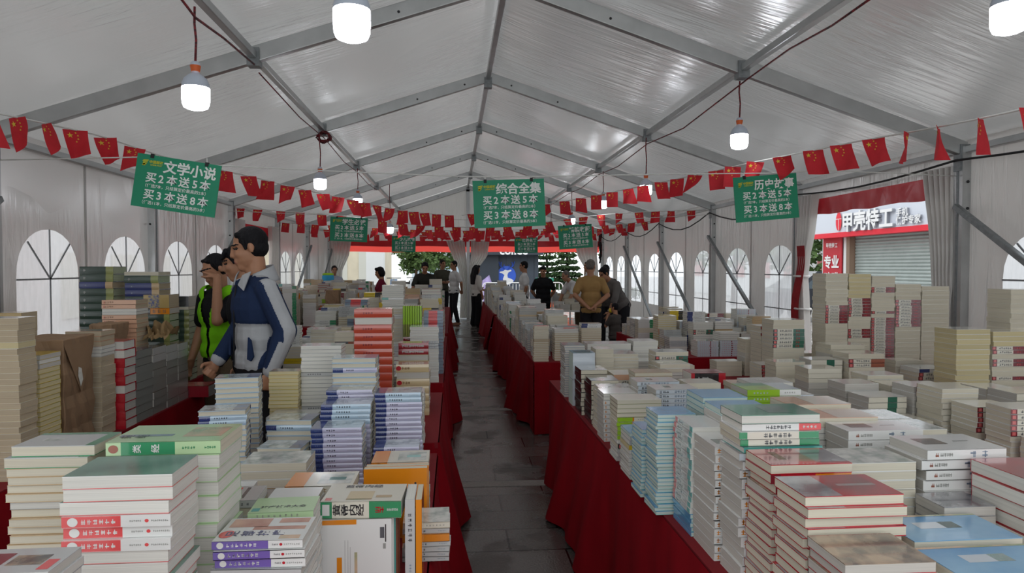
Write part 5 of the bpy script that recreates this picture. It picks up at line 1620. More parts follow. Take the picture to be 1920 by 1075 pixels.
table_fill('WL1', -3.1, -2.04, 5.05, 8.5, lambda y, x: .95 + .1 * math.sin(y * 3 + x * 4), ['agedp', 'brown', 'dgb', 'whites', 'peach', 'lgreenb'], 8, stepx=.27, stepy=.23, name='the parcel table')
table_fill('WL2', -3.25, -1.72, 10.25, 16.4, lambda y, x: 1.12 + .12 * math.sin(y * 2 + x * 5), GEN, 9, skip=.2, name='the blue bag table')
table_fill('WL1', -3.1, -2.15, 3.0, 4.8, lambda y, x: .95 + .1 * math.sin(y * 3 + x * 4), ['agedp', 'brown', 'dgb', 'whites'], 18, stepx=.27, stepy=.23, name='the grey box table')
for x0, x1, y0, y1, z, sd in ((2.05, 2.75, 13.2, 14.3, .72, 11), (2.25, 3.05, 15.6, 17.6, .78, 12)):
    rr = random.Random(sd)
    y = y0 + .03
    while y + .2 < y1:
        x = x0 + .03
        while x + .22 < x1:
            S3('dark books on a white framed table', x, x + .2, z + rr.uniform(.05, .2), y, [(rr.choice(['brown', 'dgs', 'slateb', 'whites']), 'F', None)], 0, z0=z, fill=True)
            x += .23
        y += .26
# ---- which books show most: rays from the camera over all the piles
def unit_corners(st):
    l, d, T = st['L'] / 2, st['D'] / 2, st['T']
    return np.array([(-l, -d, 0), (l, -d, 0), (l, d, 0), (-l, d, 0), (-l, -d, T), (l, -d, T), (l, d, T), (-l, d, T)])
QF = [(0, 1, 2, 3), (4, 5, 6, 7), (0, 1, 5, 4), (1, 2, 6, 5), (2, 3, 7, 6), (3, 0, 4, 7)]
vs, fs = [], []
for b in BOOKS:
    A = np.array(b['M'])
    c = unit_corners(STY[b['st']]) @ A[:3, :3].T + A[:3, 3]
    o = len(vs)
    vs.extend(map(tuple, c))
    fs.extend([tuple(i + o for i in q) for q in QF])
for x, y, w_, h_ in ((-1.2, 4.2, .2, 1.75), (-1.4, 4.78, .2, 1.6), (2.24, 11, .2, 1.5), (-1.64, 5.3, .2, 1.5)):   # the people standing in the way
    o = len(vs)
    vs.extend([(x + a * w_, y + b * .12, z) for z in (0, h_) for a, b in ((-1, -1), (1, -1), (1, 1), (-1, 1))])
    fs.extend([tuple(i + o for i in q) for q in QF])
tree_ = BVHTree.FromPolygons(vs, fs)
NX = 560
NY = int(NX * 1075 / 1920)
eye = Vector((0, 0, CZ))
count = [0] * len(BOOKS)
for j in range(int(NY * .44), NY):
    for i in range(NX):
        d = RM @ Vector((((i + .5) / NX * 1920 - 960) / F, -((j + .5) / NY * 1075 - 537.5) / F, -1))
        h = tree_.ray_cast(eye, d)
        if h[2] is not None and h[2] // 6 < len(BOOKS):
            count[h[2] // 6] += 1
KEEP = {'paperback_book': 300, 'hardcover_book': 220, 'boxed_book_set': 60}
chosen = set()
for kind, most in KEEP.items():
    ids = sorted((i for i, b in enumerate(BOOKS) if STY[b['st']]['kind'] == kind and count[i] >= 4), key=lambda i: -count[i])[:most]
    chosen.update(ids)
_bm = {}
def meshes_of(code):
    if code not in _bm:
        a, p = book_meshes(STY[code])
        _bm[code] = (a.mesh('cover'), p.mesh('page_block'))
    return _bm[code]
WORD = {'paperback_book': 'book', 'hardcover_book': 'hardback', 'boxed_book_set': 'boxed set'}
for i in sorted(chosen):
    b = BOOKS[i]
    st = STY[b['st']]
    s = STACKS[b['stack']]
    cm, pm = meshes_of(b['st'])
    o = bpy.data.objects.new(st['kind'], cm)
    C.objects.link(o)
    o.matrix_world = b['M']
    p = bpy.data.objects.new('page_block', pm)
    C.objects.link(p)
    p.parent = o
    k = b['idx']
    wd = WORD[st['kind']]
    if b['n'] == 1 and 'pile' in s['desc']:
        lb = '%s %s lying alone as the %s' % (st['adj'], wd, s['desc'])
    elif b.get('up') or b.get('face'):
        lb = '%s %s, %s in the %s' % (st['adj'], wd, ORD[k], s['desc']) if b['n'] > 1 else '%s %s, the %s' % (st['adj'], wd, s['desc'])
    elif k == 0:
        lb = '%s %s on top of the %s' % (st['adj'], wd, s['desc'])
    else:
        lb = '%s %s, %s down in the %s' % (st['adj'], wd, ORD[k], s['desc'])
    lb = lb.replace('in the first row', 'in first row')
    nw = len(lb.replace(',', ' ').split())
    if nw > 16:
        print('LONG', nw, lb, '|', s['desc'])
    tag(o, lb, 'boxed books' if wd == 'boxed set' else 'book', ('books of the ' + s['desc'])[:110])

# the rest of the piles: one object
stuff = {}
for i, b in enumerate(BOOKS):
    if i not in chosen:
        stuff.setdefault((b['st'], b['M'].translation.y < 8 and count[i] > 2), []).append(b['M'])
V, FL, MI, ML, MX, off = [], [], [], [], {}, 0
for (code, det), Ms in stuff.items():
    a, p = book_meshes(STY[code], det)
    v0 = np.array(a.v + p.v)
    f0 = a.f + [[q + len(a.v) for q in f] for f in p.f]
    m0 = []
    for m in a.m + p.m:
        if m.name not in MX:
            MX[m.name] = len(ML)
            ML.append(m)
        m0.append(MX[m.name])
    for M in Ms:
        A = np.array(M)
        V.append(v0 @ A[:3, :3].T + A[:3, 3])
        FL.extend([[q + off for q in f] for f in f0])
        MI.extend(m0)
        off += len(v0)
me = bpy.data.meshes.new('stacked_books')
me.from_pydata(np.concatenate(V).tolist(), [], FL)
for m in ML:
    me.materials.append(m)
me.polygons.foreach_set('material_index', MI)
me.update()
o = bpy.data.objects.new('stacked_books', me)
C.objects.link(o)
tag(o, 'all the smaller and farther books stacked over the red tables', 'books', kind='stuff')
print('books', len(BOOKS), 'single', len(chosen), 'faces of the rest', len(FL))

# ------------------------------------------------------------------ parcels and other goods between the books
M_KRAFT = mat('kraft_paper', '8f7358', rough=.75, noise=.15, nscale=5, bump=.35, bscale=7)
def parcel(label, loc, dims, rz_, tear=False):
    x, y, z = dims
    r = empty('paper_parcel', loc, rz_)
    bm = bmesh.new()
    bmesh.ops.create_cube(bm, size=1)
    bmesh.ops.subdivide_edges(bm, edges=bm.edges[:], cuts=9, use_grid_fill=True)
    rr = random.Random(int(x * 1000))
    for v in bm.verts:
        p = v.co.copy()
        v.co = Vector((p.x * x, p.y * y, (p.z + .5) * z))
        if p.z > -.49:
            n = Vector((p.x, p.y, p.z * .4)).normalized()
            v.co += n * (.006 * math.sin(p.z * 21 + p.x * 9) + .005 * math.sin(p.y * 17 + p.z * 13) + rr.uniform(-.003, .003))
    me = bpy.data.meshes.new('wrapping')
    bm.to_mesh(me)
    me.materials.append(M_KRAFT)
    o = bpy.data.objects.new('wrapping', me)
    C.objects.link(o)
    o.parent = r
    md = o.modifiers.new('b', 'BEVEL'); md.width = .004; md.segments = 1; md.limit_method = 'ANGLE'
    mb = MB()                             # folded flap and tape
    mb.add([(-x * .5, -y * .512, z * .9), (x * .5, -y * .512, z * .9), (x * .1, -y * .535, z * .55), (-x * .1, -y * .535, z * .55)], [(0, 1, 2, 3)], M_KRAFT)
    mb.add([(x * .512, -y * .5, z * .95), (x * .512, y * .5, z * .95), (x * .54, 0, z * .5)], [(0, 1, 2)], M_KRAFT)
    mb.build('folded_flap', r)
    if tear:
        mb = MB()
        mb.add([(x * .545, -.03, z * .74), (x * .545, .0, z * .72), (x * .548, .012, z * .62), (x * .548, -.012, z * .56), (x * .545, -.035, z * .66)], [(0, 1, 2, 3, 4)], PG['white'])
        mb.build('torn_hole', r)
    return tag(r, label, 'parcel')
parcel('large brown paper parcel with a torn hole beside the yellow-topped books', (-1.945, 3.485, TZ), (.245, .3, .55), .06, True)
parcel('second brown paper parcel standing behind the torn one', (-2.025, 4.2, TZ), (.13, .2, .56), 0)
parcel('tall brown wrapped bundle far back before the blue bag', (at(624, 560, 10.3).x, 10.33, TZ), (.2, .16, .55), 0)
# crumpled wrapping paper lying over the grey boxes
mb = MB()
rr = random.Random(8)
mb.grid(lambda u, v: Vector(((u - .5) * .13 + .02 * math.sin(v * 11), (v - .5) * .26 + .02 * math.sin(u * 9), .012 + .1 * abs(math.sin(u * 7 + v * 5)) * (1 - abs(2 * v - 1)) + .03 * abs(math.sin(u * 19 + v * 3)))), 14, 16, mat('old_kraft', '8d734e', rough=.8, noise=.3, nscale=20), False)
o = mb.build('crumpled_paper')
o.location = (-1.86, 4.53, 1.1)
tag(o, 'crumpled brown wrapping paper lying over the grey boxed books', 'paper')
# the blue bag
c = at(615, 512, 15.9)
r = empty('cool_bag', (c.x, 15.9, 1.05))
H_ = c.z - 1.05
mb = MB(); mb.lathe([(0, 0), (.12, 0), (.135, .03), (.135, H_ - .07), (.12, H_ - .05)], mat('bag_blue', '2f9fd0', rough=.6), 18); mb.build('body', r)
mb = MB(); mb.lathe([(.122, H_ - .05), (.13, H_ - .02), (.07, H_), (0, H_)], mat('bag_lime', 'a5d62a', rough=.6), 18); mb.build('lid', r)
tag(r, 'bright blue cylindrical bag with a lime green lid', 'bag')
mb = MB(); mb.box((c.x - .18, 15.72, TZ), (c.x + .18, 16.1, 1.05), M_KRAFT); tag(mb.build('cardboard_box'), 'cardboard box under the bright blue bag', 'box')
# ------------------------------------------------------------------ people
class Blob:
    """tapered limbs and rounded masses, fused into one continuous skin"""
    def __init__(self):
        self.mb = MB()
        self.m = MATS['skin']
    def cap(self, p, q, r1, r2, n=14, flat=1.0, fdir=None):
        p, q = Vector(p), Vector(q)
        d = q - p
        L = d.length
        d = d.normalized() if L > 1e-6 else Vector((0, 0, 1))
        u = d.cross(Vector((0, 1, 0)) if abs(d.y) < .9 else Vector((1, 0, 0))).normalized()
        if fdir:
            u = Vector(fdir)
            u = (u - d * u.dot(d)).normalized()
        v = d.cross(u)
        vs, fs = [], []
        prof = []
        for k in range(5):
            a = -PI / 2 + PI / 2 * k / 4
            prof.append((r1 * math.sin(a), r1 * math.cos(a)))
        for k in range(5):
            a = PI / 2 * k / 4
            prof.append((L + r2 * math.sin(a), r2 * math.cos(a)))
        for t, r in prof:
            r = max(r, 1e-4)
            for j in range(n):
                a = 2 * PI * j / n
                vs.append(p + d * t + (u * math.cos(a) * flat + v * math.sin(a)) * r)
        for i in range(len(prof) - 1):
            for j in range(n):
                fs.append((i * n + j, i * n + (j + 1) % n, (i + 1) * n + (j + 1) % n, (i + 1) * n + j))
        fs.append(tuple(range(n - 1, -1, -1)))
        fs.append(tuple((len(prof) - 1) * n + j for j in range(n)))
        self.mb.add(vs, fs, self.m)
        return self
    def ell(self, c, r, M=None, n=16):
        vs, fs = [], []
        k = n // 2
        for i in range(k + 1):
            a = -PI / 2 + PI * i / k
            for j in range(n):
                b = 2 * PI * j / n
                ca = max(math.cos(a), 1e-3)
                p = Vector((r[0] * ca * math.cos(b), r[1] * ca * math.sin(b), r[2] * math.sin(a)))
                vs.append((M @ p if M else p) + Vector(c))
        for i in range(k):
            for j in range(n):
                fs.append((i * n + j, i * n + (j + 1) % n, (i + 1) * n + (j + 1) % n, (i + 1) * n + j))
        fs.append(tuple(range(n - 1, -1, -1)))
        fs.append(tuple(k * n + j for j in range(n)))
        self.mb.add(vs, fs, self.m)
        return self
    def skin(self, name, parent, mats, voxel, smooth=4, pick=None, cut=None):
        o = self.mb.build('tmp')
        md = o.modifiers.new('r', 'REMESH')
        md.mode = 'VOXEL'
        md.voxel_size = voxel
        if smooth:
            ms = o.modifiers.new('s', 'SMOOTH')
            ms.factor = .5
            ms.iterations = smooth
        dg = bpy.context.evaluated_depsgraph_get()
        me = bpy.data.meshes.new_from_object(o.evaluated_get(dg))
        old = o.data
        bpy.data.objects.remove(o)
        bpy.data.meshes.remove(old)
        me.name = name
        me.materials.clear()
        for m in mats:
            me.materials.append(m)
        if cut:
            bm = bmesh.new()
            bm.from_mesh(me)
            bmesh.ops.delete(bm, geom=[f for f in bm.faces if cut(f.calc_center_median())], context='FACES')
            bm.to_mesh(me)
            bm.free()
        if pick:
            me.polygons.foreach_set('material_index', [pick(p.center) for p in me.polygons])
        else:
            me.polygons.foreach_set('material_index', [0] * len(me.polygons))
        me.polygons.foreach_set('use_smooth', [True] * len(me.polygons))
        me.update()
        ob = bpy.data.objects.new(name, me)
        C.objects.link(ob)
        ob.parent = parent
        if cut:
            md = ob.modifiers.new('solid', 'SOLIDIFY')
            md.thickness = .004
        return ob

mat('skin', 'a87a5e', rough=.5, spec=.35, noise=.08, nscale=12)
M_LIP = mat('lip', '9a5f54', rough=.45)
M_HAIR = mat('black_hair', '121115', rough=.65, spec=.2, noise=.3, nscale=60, bump=.5, bscale=90, stretch=(1, 1, .25))
M_HAIRG = mat('greying_hair', '6a645e', rough=.6, noise=.4, nscale=60)
M_EYE = mat('dark_eye', '1c1614', rough=.2)
def cloth(n, c, **k):
    return mat('cloth_' + n, c, rough=.85, spec=.15, noise=.12, nscale=10, bump=.15, bscale=25, **k)
CL = {k: cloth(k, c) for k, c in dict(navy='23314f', lgrey='a9abae', black='1b1b1e', dark='26262a', hivis='7fd01e', olive='4a4a40', dolive='33342f', white='d4d4d4', cream='cfcac4', maroon='6e1830', tan='a08052', grey='6a6664', dgrey='4b4744', khaki='6a5c4a', pattern='b7bccb', offw='c2c6cc').items()}
M_SHOE = mat('dark_shoe', '2a2724', rough=.5)
M_SANDAL = mat('tan_sandal', '8a6450', rough=.6)

def person(label, loc, rz_, H=1.72, lean=0, arms=None, legs=None, head=(0, 0), hair='short', top=None, bottom='dark', sleeve='short', build=1.0, voxel=.013, shoe=M_SHOE, hairm=None, hands='relaxed', topz=None, fem=False, extra=None, seg=None):
    """facing -y. arms: {'L': (elbow, wrist), 'R': ...} for a 1.72 m figure; lean bends the trunk forward (degrees); head = (turn, nod) in degrees"""
    s = H / 1.72
    root = empty('person', loc, math.radians(rz_))
    hip = Vector((0, 0, .92))
    Rl = Matrix.Rotation(math.radians(lean), 3, 'X')
    def up(p):
        p = Vector(p)
        return (hip + Rl @ (p - hip)) * s
    def lo(p):
        return Vector(p) * s
    b = build
    sh = .165 if not fem else .145
    arms = arms or {}
    A = {}
    for side, q in (('L', 1), ('R', -1)):
        S_ = up((q * sh * b, .005, 1.375))
        if side in arms:
            E, Wr = (Vector(v) * s for v in arms[side][:2])
        else:
            E, Wr = up((q * (sh + .055) * b, .03, 1.13)), up((q * (sh + .06) * b, -.03, .88))
        A[side] = (S_, E, Wr)
    legs = legs or {}
    G = {}
    for side, q in (('L', 1), ('R', -1)):
        k, a = legs.get(side, ((q * .095, -.015, .5), (q * .10, .02, .085)))
        G[side] = (lo((q * .09, 0, .88)), lo(k), lo(a))
    # the head's frame
    hc = up((0, -.012, 1.605))
    RH = Matrix.Rotation(math.radians(head[0]), 3, 'Z') @ Matrix.Rotation(math.radians(head[1] + lean * .5), 3, 'X')
    def hd(p):
        return hc + RH @ (Vector(p) * s)
    RH4 = RH
    bd = Blob()
    # trunk
    bd.ell(up((0, 0, .95)), (.155 * s * b, .108 * s * b, .12 * s), Rl)
    bd.ell(up((0, .005, 1.10)), (.14 * s * b, .10 * s * b, .14 * s), Rl)
    bd.ell(up((0, .0, 1.27)), (.158 * s * b, .108 * s * b, .17 * s), Rl)
    bd.cap(up((0, .01, 1.41)), up((.13 * b, .01, 1.375)), .058 * s, .05 * s)
    bd.cap(up((0, .01, 1.41)), up((-.13 * b, .01, 1.375)), .058 * s, .05 * s)
    if fem:
        for q in (-1, 1):
            bd.ell(up((q * .07, -.085, 1.26)), (.06 * s, .05 * s, .06 * s))
    bd.cap(up((0, .015, 1.40)), hd((0, .02, -.07)), .062 * s, .052 * s)
    # head
    bd.ell(hd((0, .012, .035)), (.074 * s, .092 * s, .088 * s), RH)
    bd.ell(hd((0, -.02, -.028)), (.062 * s, .071 * s, .088 * s), RH)
    bd.ell(hd((0, -.05, -.092)), (.034 * s, .034 * s, .03 * s), RH)
    bd.cap(hd((0, -.086, .02)), hd((0, -.098, -.024)), .010 * s, .013 * s, 8)
    for q in (-1, 1):
        bd.ell(hd((q * .014, -.094, -.026)), (.011 * s, .012 * s, .009 * s), RH, 8)
        bd.ell(hd((q * .034, -.062, -.018)), (.026 * s, .022 * s, .026 * s), RH, 10)
        bd.cap(hd((q * .014, -.086, .03)), hd((q * .048, -.068, .032)), .010 * s, .008 * s, 8)
        bd.ell(hd((q * .076, .01, .0)), (.009 * s, .017 * s, .029 * s), RH, 10)
    bd.cap(hd((-.018, -.086, -.056)), hd((.018, -.086, -.056)), .009 * s, .009 * s, 8)
    bd.cap(hd((-.015, -.083, -.067)), hd((.015, -.083, -.067)), .009 * s, .009 * s, 8)
    # arms and hands
    for side, q in (('L', 1), ('R', -1)):
        S_, E, Wr = A[side]
        bd.cap(S_, E, .048 * s, .040 * s)
        bd.cap(E, E + (Wr - E) * .35, .042 * s, .041 * s)
        bd.cap(E + (Wr - E) * .3, Wr, .041 * s, .028 * s, flat=1)
        f = (Wr - E).normalized()
        spec = arms[side][2] if side in arms and len(arms[side]) > 2 else hands
        if isinstance(spec, tuple):
            spec, f = spec[0], Vector(spec[1]).normalized()
        nrm = f.cross(Vector((0, 1, 0)) if abs(f.y) < .8 else Vector((0, 0, 1)))   # the back of the hand looks outwards
        nrm = (nrm if nrm.length > .1 else Vector((1, 0, 0))).normalized()
        if nrm.x * q < 0:
            nrm = -nrm
        wide = f.cross(nrm).normalized()
        if wide.y > 0:
            wide = -wide                                   # thumb to the front
        pc = Wr + f * .045 * s
        Mp = Matrix((nrm, wide, f)).transposed()
        bd.ell(pc, (.016 * s, .041 * s, .052 * s), Mp, 12)
        bend = {'relaxed': (.25, .55), 'fist': (1.25, 1.7), 'flat': (.05, .12), 'grip': (.8, 1.0)}[spec]
        for k, (off, ln) in enumerate(((.030, .040), (.011, .046), (-.009, .043), (-.028, .034))):
            base = Wr + f * .083 * s + wide * off * s
            d1 = f * math.cos(bend[0]) - nrm * math.sin(bend[0])
            d2 = f * math.cos(bend[0] + bend[1]) - nrm * math.sin(bend[0] + bend[1])
            j1 = base + d1 * ln * s
            j2 = j1 + d2 * ln * .8 * s
            bd.cap(base, j1, .0095 * s, .0088 * s, 8)
            bd.cap(j1, j2, .0088 * s, .0075 * s, 8)
        t0 = Wr + f * .03 * s + wide * .032 * s - nrm * .006 * s
        t1 = t0 + (wide * .7 + f * .7 - nrm * .25).normalized() * .04 * s
        t2 = t1 + (f * .9 + wide * .15 - nrm * (.3 + bend[0] * .4)).normalized() * .03 * s
        bd.cap(t0, t1, .0125 * s, .011 * s, 8)
        bd.cap(t1, t2, .011 * s, .009 * s, 8)
    for side in 'LR':
        h_, k_, a_ = G[side]
        bd.cap(h_, k_, .078 * s, .052 * s)
        bd.cap(k_, k_ + (a_ - k_) * .4 + Vector((0, .012 * s, 0)), .05 * s, .05 * s)
        bd.cap(k_ + (a_ - k_) * .4 + Vector((0, .012 * s, 0)), a_, .05 * s, .036 * s)
        bd.cap(a_ + Vector((0, .02 * s, -.05 * s)), a_ + Vector((0, -.13 * s, -.058 * s)), .03 * s, .024 * s, flat=1.2)
    hinv = RH.transposed()
    def face(p):
        l = hinv @ (Vector(p) - hc) / s
        if l.y < -.03 and abs(l.x) < .075:
            if abs(abs(l.x) - .031) < .013 and abs(l.z - .012) < .0065:
                return 2
            if abs(abs(l.x) - .033) < .020 and abs(l.z - .034) < .0042:
                return 3
            if abs(l.x) < .024 and abs(l.z + .061) < .009 and l.y < -.07:
                return 1
        return 0
    bd.skin('body', root, [MATS['skin'], M_LIP, M_EYE, hairm or M_HAIR], voxel * .8, 3, face)
    # hair
    hm = hairm or M_HAIR
    hb = Blob()
    hb.ell(hd((0, .020, .044)), (.0795 * s, .093 * s, .084 * s), RH)
    hb.ell(hd((0, .036, .0)), (.073 * s, .072 * s, .066 * s), RH)
    if hair in ('short', 'fringe'):
        hb.cap(hd((-.04, -.048, .088)), hd((.04, -.048, .088)), .015 * s, .015 * s)
        for q in (-1, 1):
            hb.cap(hd((q * .072, -.028, .06)), hd((q * .074, -.02, .0)), .012 * s, .008 * s, 8)
        if hair == 'fringe':
            for x in (-.05, -.025, 0, .025, .05):
                hb.cap(hd((x, -.045, .095)), hd((x * 1.15, -.088, .05)), .02 * s, .010 * s, 8)
    elif hair == 'crop':
        pass
    elif hair == 'bob':
        hb.cap(hd((-.045, -.05, .09)), hd((.045, -.05, .09)), .034 * s, .034 * s)
        hb.ell(hd((0, .03, -.02)), (.098 * s, .09 * s, .10 * s), RH)
    elif hair == 'long':
        hb.cap(hd((-.045, -.05, .09)), hd((.045, -.05, .09)), .032 * s, .032 * s)
        for x in (-.06, -.02, .02, .06):
            hb.cap(hd((x, .055, .03)), hd((x * 1.3, .10, -.18)), .05 * s, .045 * s)
            hb.cap(hd((x * 1.3, .10, -.18)), hd((x * 1.2, .10, -.40)), .045 * s, .028 * s)
        for q in (-1, 1):
            hb.cap(hd((q * .075, -.01, .04)), hd((q * .085, .01, -.14)), .024 * s, .02 * s)
    elif hair == 'tied':
        hb.ell(hd((0, .11, .02)), (.045 * s, .05 * s, .05 * s), RH)
        hb.cap(hd((-.045, -.05, .09)), hd((.045, -.05, .09)), .032 * s, .032 * s)
    def bare(p):
        l = hinv @ (Vector(p) - hc) / s
        return l.y < -.066 and l.z < .05 and hair not in ('fringe',) or (l.y < -.03 and l.z < -.02)
    hb.skin('hair', root, [hm], voxel * .8, 2, cut=None if hair == 'crop' else bare)
    # upper garment
    if top:
        mats = [CL[t] for t in (top if isinstance(top, tuple) else (top,))]
        tb = Blob()
        e = .016 * s
        zb = topz or .86
        tb.ell(up((0, 0, .97)), (.165 * s * b + e * .6, .115 * s * b + e, .12 * s), Rl)
        tb.cap(up((-.05 * b, 0, zb + .04)), up((.05 * b, 0, zb + .04)), .115 * s * b + e * .3, .115 * s * b + e * .3)
        tb.ell(up((0, .005, 1.10)), (.15 * s * b + e, .105 * s * b + e, .16 * s), Rl)
        tb.ell(up((0, .0, 1.27)), (.165 * s * b + e, .108 * s * b + e, .175 * s), Rl)
        tb.cap(up((0, .01, 1.41)), up((.13 * b, .01, 1.375)), .058 * s + e * .8, .05 * s + e * .8)
        tb.cap(up((0, .01, 1.41)), up((-.13 * b, .01, 1.375)), .058 * s + e * .8, .05 * s + e * .8)
        if fem:
            for q in (-1, 1):
                tb.ell(up((q * .07, -.088, 1.255)), (.064 * s, .055 * s, .065 * s))
        for side in 'LR':
            S_, E, Wr = A[side]
            if sleeve == 'short':
                M_ = S_ + (E - S_) * .72
                tb.cap(S_, M_, .050 * s + e * .7, .050 * s + e)
            elif sleeve == 'half':
                tb.cap(S_, E, .050 * s + e * .7, .046 * s + e)
                tb.cap(E, E + (Wr - E) * .25, .05 * s + e * .8, .045 * s + e)
            else:
                tb.cap(S_, E, .052 * s + e * .8, .046 * s + e)
                tb.cap(E, Wr - (Wr - E).normalized() * .02, .048 * s + e, .034 * s + e * .6)
        hem = up((0, 0, zb))
        ax = Rl @ Vector((0, 0, 1))
        neck = up((0, -.01, 1.475))
        def cutt(p):
            p = Vector(p)
            near = min(abs((p - A[k][2]).length) for k in 'LR') < .13 * s or min((p - A[k][1]).length for k in 'LR') < .16 * s
            if not near and (p - hem).dot(ax) < 0 and abs(p.x) < .25 * s:
                return True
            if (p - neck).dot(ax) > 0 and abs(p.x) < .09 * s:
                return True
            return False
        o = tb.skin('jacket' if sleeve == 'long' and seg else 'shirt', root, mats, voxel * (.6 if seg else 1), 4, pick=(lambda p: seg(Vector(p) / s, A, s)) if seg else None, cut=cutt)
    # trousers
    pb = Blob()
    e = .014 * s
    pb.ell(lo((0, 0, .93)), (.158 * s * b + e, .112 * s * b + e, .115 * s))
    wide_ = bottom == 'wide'
    for side in 'LR':
        h_, k_, a_ = G[side]
        pb.cap(h_, k_, .082 * s + e, (.075 if wide_ else .056) * s + e)
        pb.cap(k_, a_ + Vector((0, 0, .02 * s)), (.075 if wide_ else .056) * s + e, (.085 if wide_ else .042) * s + e)
    waist = .99 * s
    pb.skin('trousers', root, [CL['black' if wide_ else bottom]], voxel, 3, cut=lambda p: p[2] > waist or p[2] < .05 * s)
    for side in 'LR':
        a_ = G[side][2]
        mb = Blob()
        mb.cap((a_.x, a_.y + .03 * s, .045 * s), (a_.x * 1.1, a_.y - .15 * s, .036 * s), .046 * s, .036 * s, flat=1.05)
        mb.ell((a_.x, a_.y, .07 * s), (.042 * s, .055 * s, .055 * s))
        mb.ell((a_.x * 1.1, a_.y - .07 * s, .012 * s), (.052 * s, .14 * s, .014 * s))
        mb.skin('shoe', root, [shoe], voxel * .8, 2)
    if extra:
        extra(root, s, up, A, hd)
    return tag(root, label, 'person')

def watch(root, a, s):
    f = (a[2] - a[1]).normalized()
    mb = MB()
    c = a[2] - f * .01
    mb.tube([c - f * .012, c + f * .012], .038 * s, M_STEEL, 12)
    mb.build('wristwatch', root)
HANG = lambda q, x=.23, y=.03: ((q * x, y, 1.13), (q * (x + .01), -.02, .88))
# the man in the two-tone jacket
def jacket_seg(p, A, s):
    """0 navy, 1 light grey"""
    for k, q in (('L', 1), ('R', -1)):
        S_, E, Wr = (v / s for v in A[k])
        for a, c in ((S_, E), (E, Wr)):
            t = max(0, min(1, (p - a).dot(c - a) / (c - a).length_squared))
            d = p - (a + (c - a) * t)
            if d.length < .085 and (abs(p.x) > .155 or p.z < 1.2):
                if (Wr - p).length < .05:
                    return 1
                return 1 if (d.x * q > .018 and -.035 < d.y < .035) or (a is S_ and t == 0 and d.z > .03 and abs(d.y) < .04) else 0
    if p.z < 1.185 and abs(p.x) < .24:
        return 1
    if p.z > 1.445 and abs(p.x) > .06 and abs(p.y) < .045:
        return 1
    return 0
def jacket_extra(root, s, up, A, hd):
    root = next(c for c in root.children if c.name.startswith('jacket'))
    mb = MB()
    n = 26
    def fn(u, v):
        a = PI * .28 + (2 * PI - PI * .56) * u - PI / 2
        r = .074 + .018 * (1 - v) + .02 * math.sin(PI * u) * (1 - v)
        front = 1 - math.sin(PI * u)
        x, y = r * math.cos(a), r * math.sin(a) * .95 + .012
        return Vector((x, y - .02 * front, 1.44 + .075 * v - .055 * front - (1 - v) * .01)) * s
    mb.grid(fn, n, 5, CL['lgrey'])
    mb.build('collar', root, solid=.007)
    for q in (-1, 1):                     # open collar points at the throat
        mb = MB()
        mb.add([Vector(v) * s for v in ((q * .045, -.105, 1.455), (q * .085, -.075, 1.475), (q * .09, -.118, 1.37), (q * .03, -.125, 1.40))], [(0, 1, 2, 3)], CL['lgrey'])
        mb.build('collar_point', root, solid=.006)
    mb = MB()
    mb.tube([Vector(v) * s for v in ((.0, -.126, 1.40), (.0, -.138, 1.25), (.0, -.139, 1.1), (.0, -.142, .95))], .005, CL['dark'], 6)
    mb.build('zip', root)
    for q in (1, -1):
        mb = MB()
        c = [Vector(v) * s for v in ((q * .135, -.112, 1.115), (q * .15, -.104, 1.10), (q * .165, -.096, 1.01), (q * .15, -.104, .985), (q * .13, -.116, .995))]
        mb.add(c, [(0, 1, 2, 3, 4)], CL['navy'])
        mb.build('pocket_flap', root, solid=.012)
person('man in navy and light grey zip jacket looking down beside the tall book piles', (-1.165, 4.2, 0), -52, 1.80, lean=3,
       arms={'L': ((.245, .05, 1.15), (.215, -.03, .915), 'fist'), 'R': ((-.235, .0, 1.15), (-.215, -.16, .95), 'fist')}, head=(-22, 10), top=('navy', 'lgrey'), bottom='black', sleeve='long', build=1.0, voxel=.0085, topz=.93, seg=jacket_seg, extra=jacket_extra)
person('young man in black T-shirt with black fringe between the jacket and the vest', (-1.385, 4.82, 0), -62, 1.72, lean=6, head=(-15, 14), hair='fringe', top='black', bottom='black', voxel=.0095,
       arms={'L': HANG(1), 'R': HANG(-1)})
def vest_extra(root, s, up, A, hd):
    vb = Blob()
    e = .034 * s
    vb.ell(up((0, 0, .97)), (.165 * s + e, .115 * s + e, .13 * s))
    vb.ell(up((0, .005, 1.10)), (.15 * s + e, .105 * s + e, .17 * s))
    vb.ell(up((0, .0, 1.27)), (.160 * s + e, .108 * s + e, .18 * s))
    vb.cap(up((-.12, .01, 1.41)), up((.12, .01, 1.41)), .075 * s, .075 * s)
    def cut(p):
        x, y, z = p[0] / s, p[1] / s, p[2] / s
        if z < .92 or abs(x) > .178 and z > 1.2:
            return True
        if z > 1.43 and abs(x) < .085:
            return True
        return y < 0 and abs(x) < .012 + max(0, (z - 1.12)) * .26
    vb.skin('safety_vest', root, [CL['hivis'], MATS['vest_band']], .01, 3, pick=lambda p: 1 if abs(p[2] / s - 1.10) < .001 else 0, cut=cut)
mat('vest_band', 'a8d84a', rough=.5)
person('man in bright green safety vest covering his face with one hand', (-1.755, 5.38, 0), -32, 1.665, lean=5, head=(-10, 18), top='black', bottom='khaki', voxel=.010, hair='short', extra=vest_extra,
       arms={'L': ((.20, -.22, 1.22), (.14, -.165, 1.545), ('flat', (-.9, -.08, .34))), 'R': ((-.235, -.01, 1.13), (-.215, -.12, .90))})
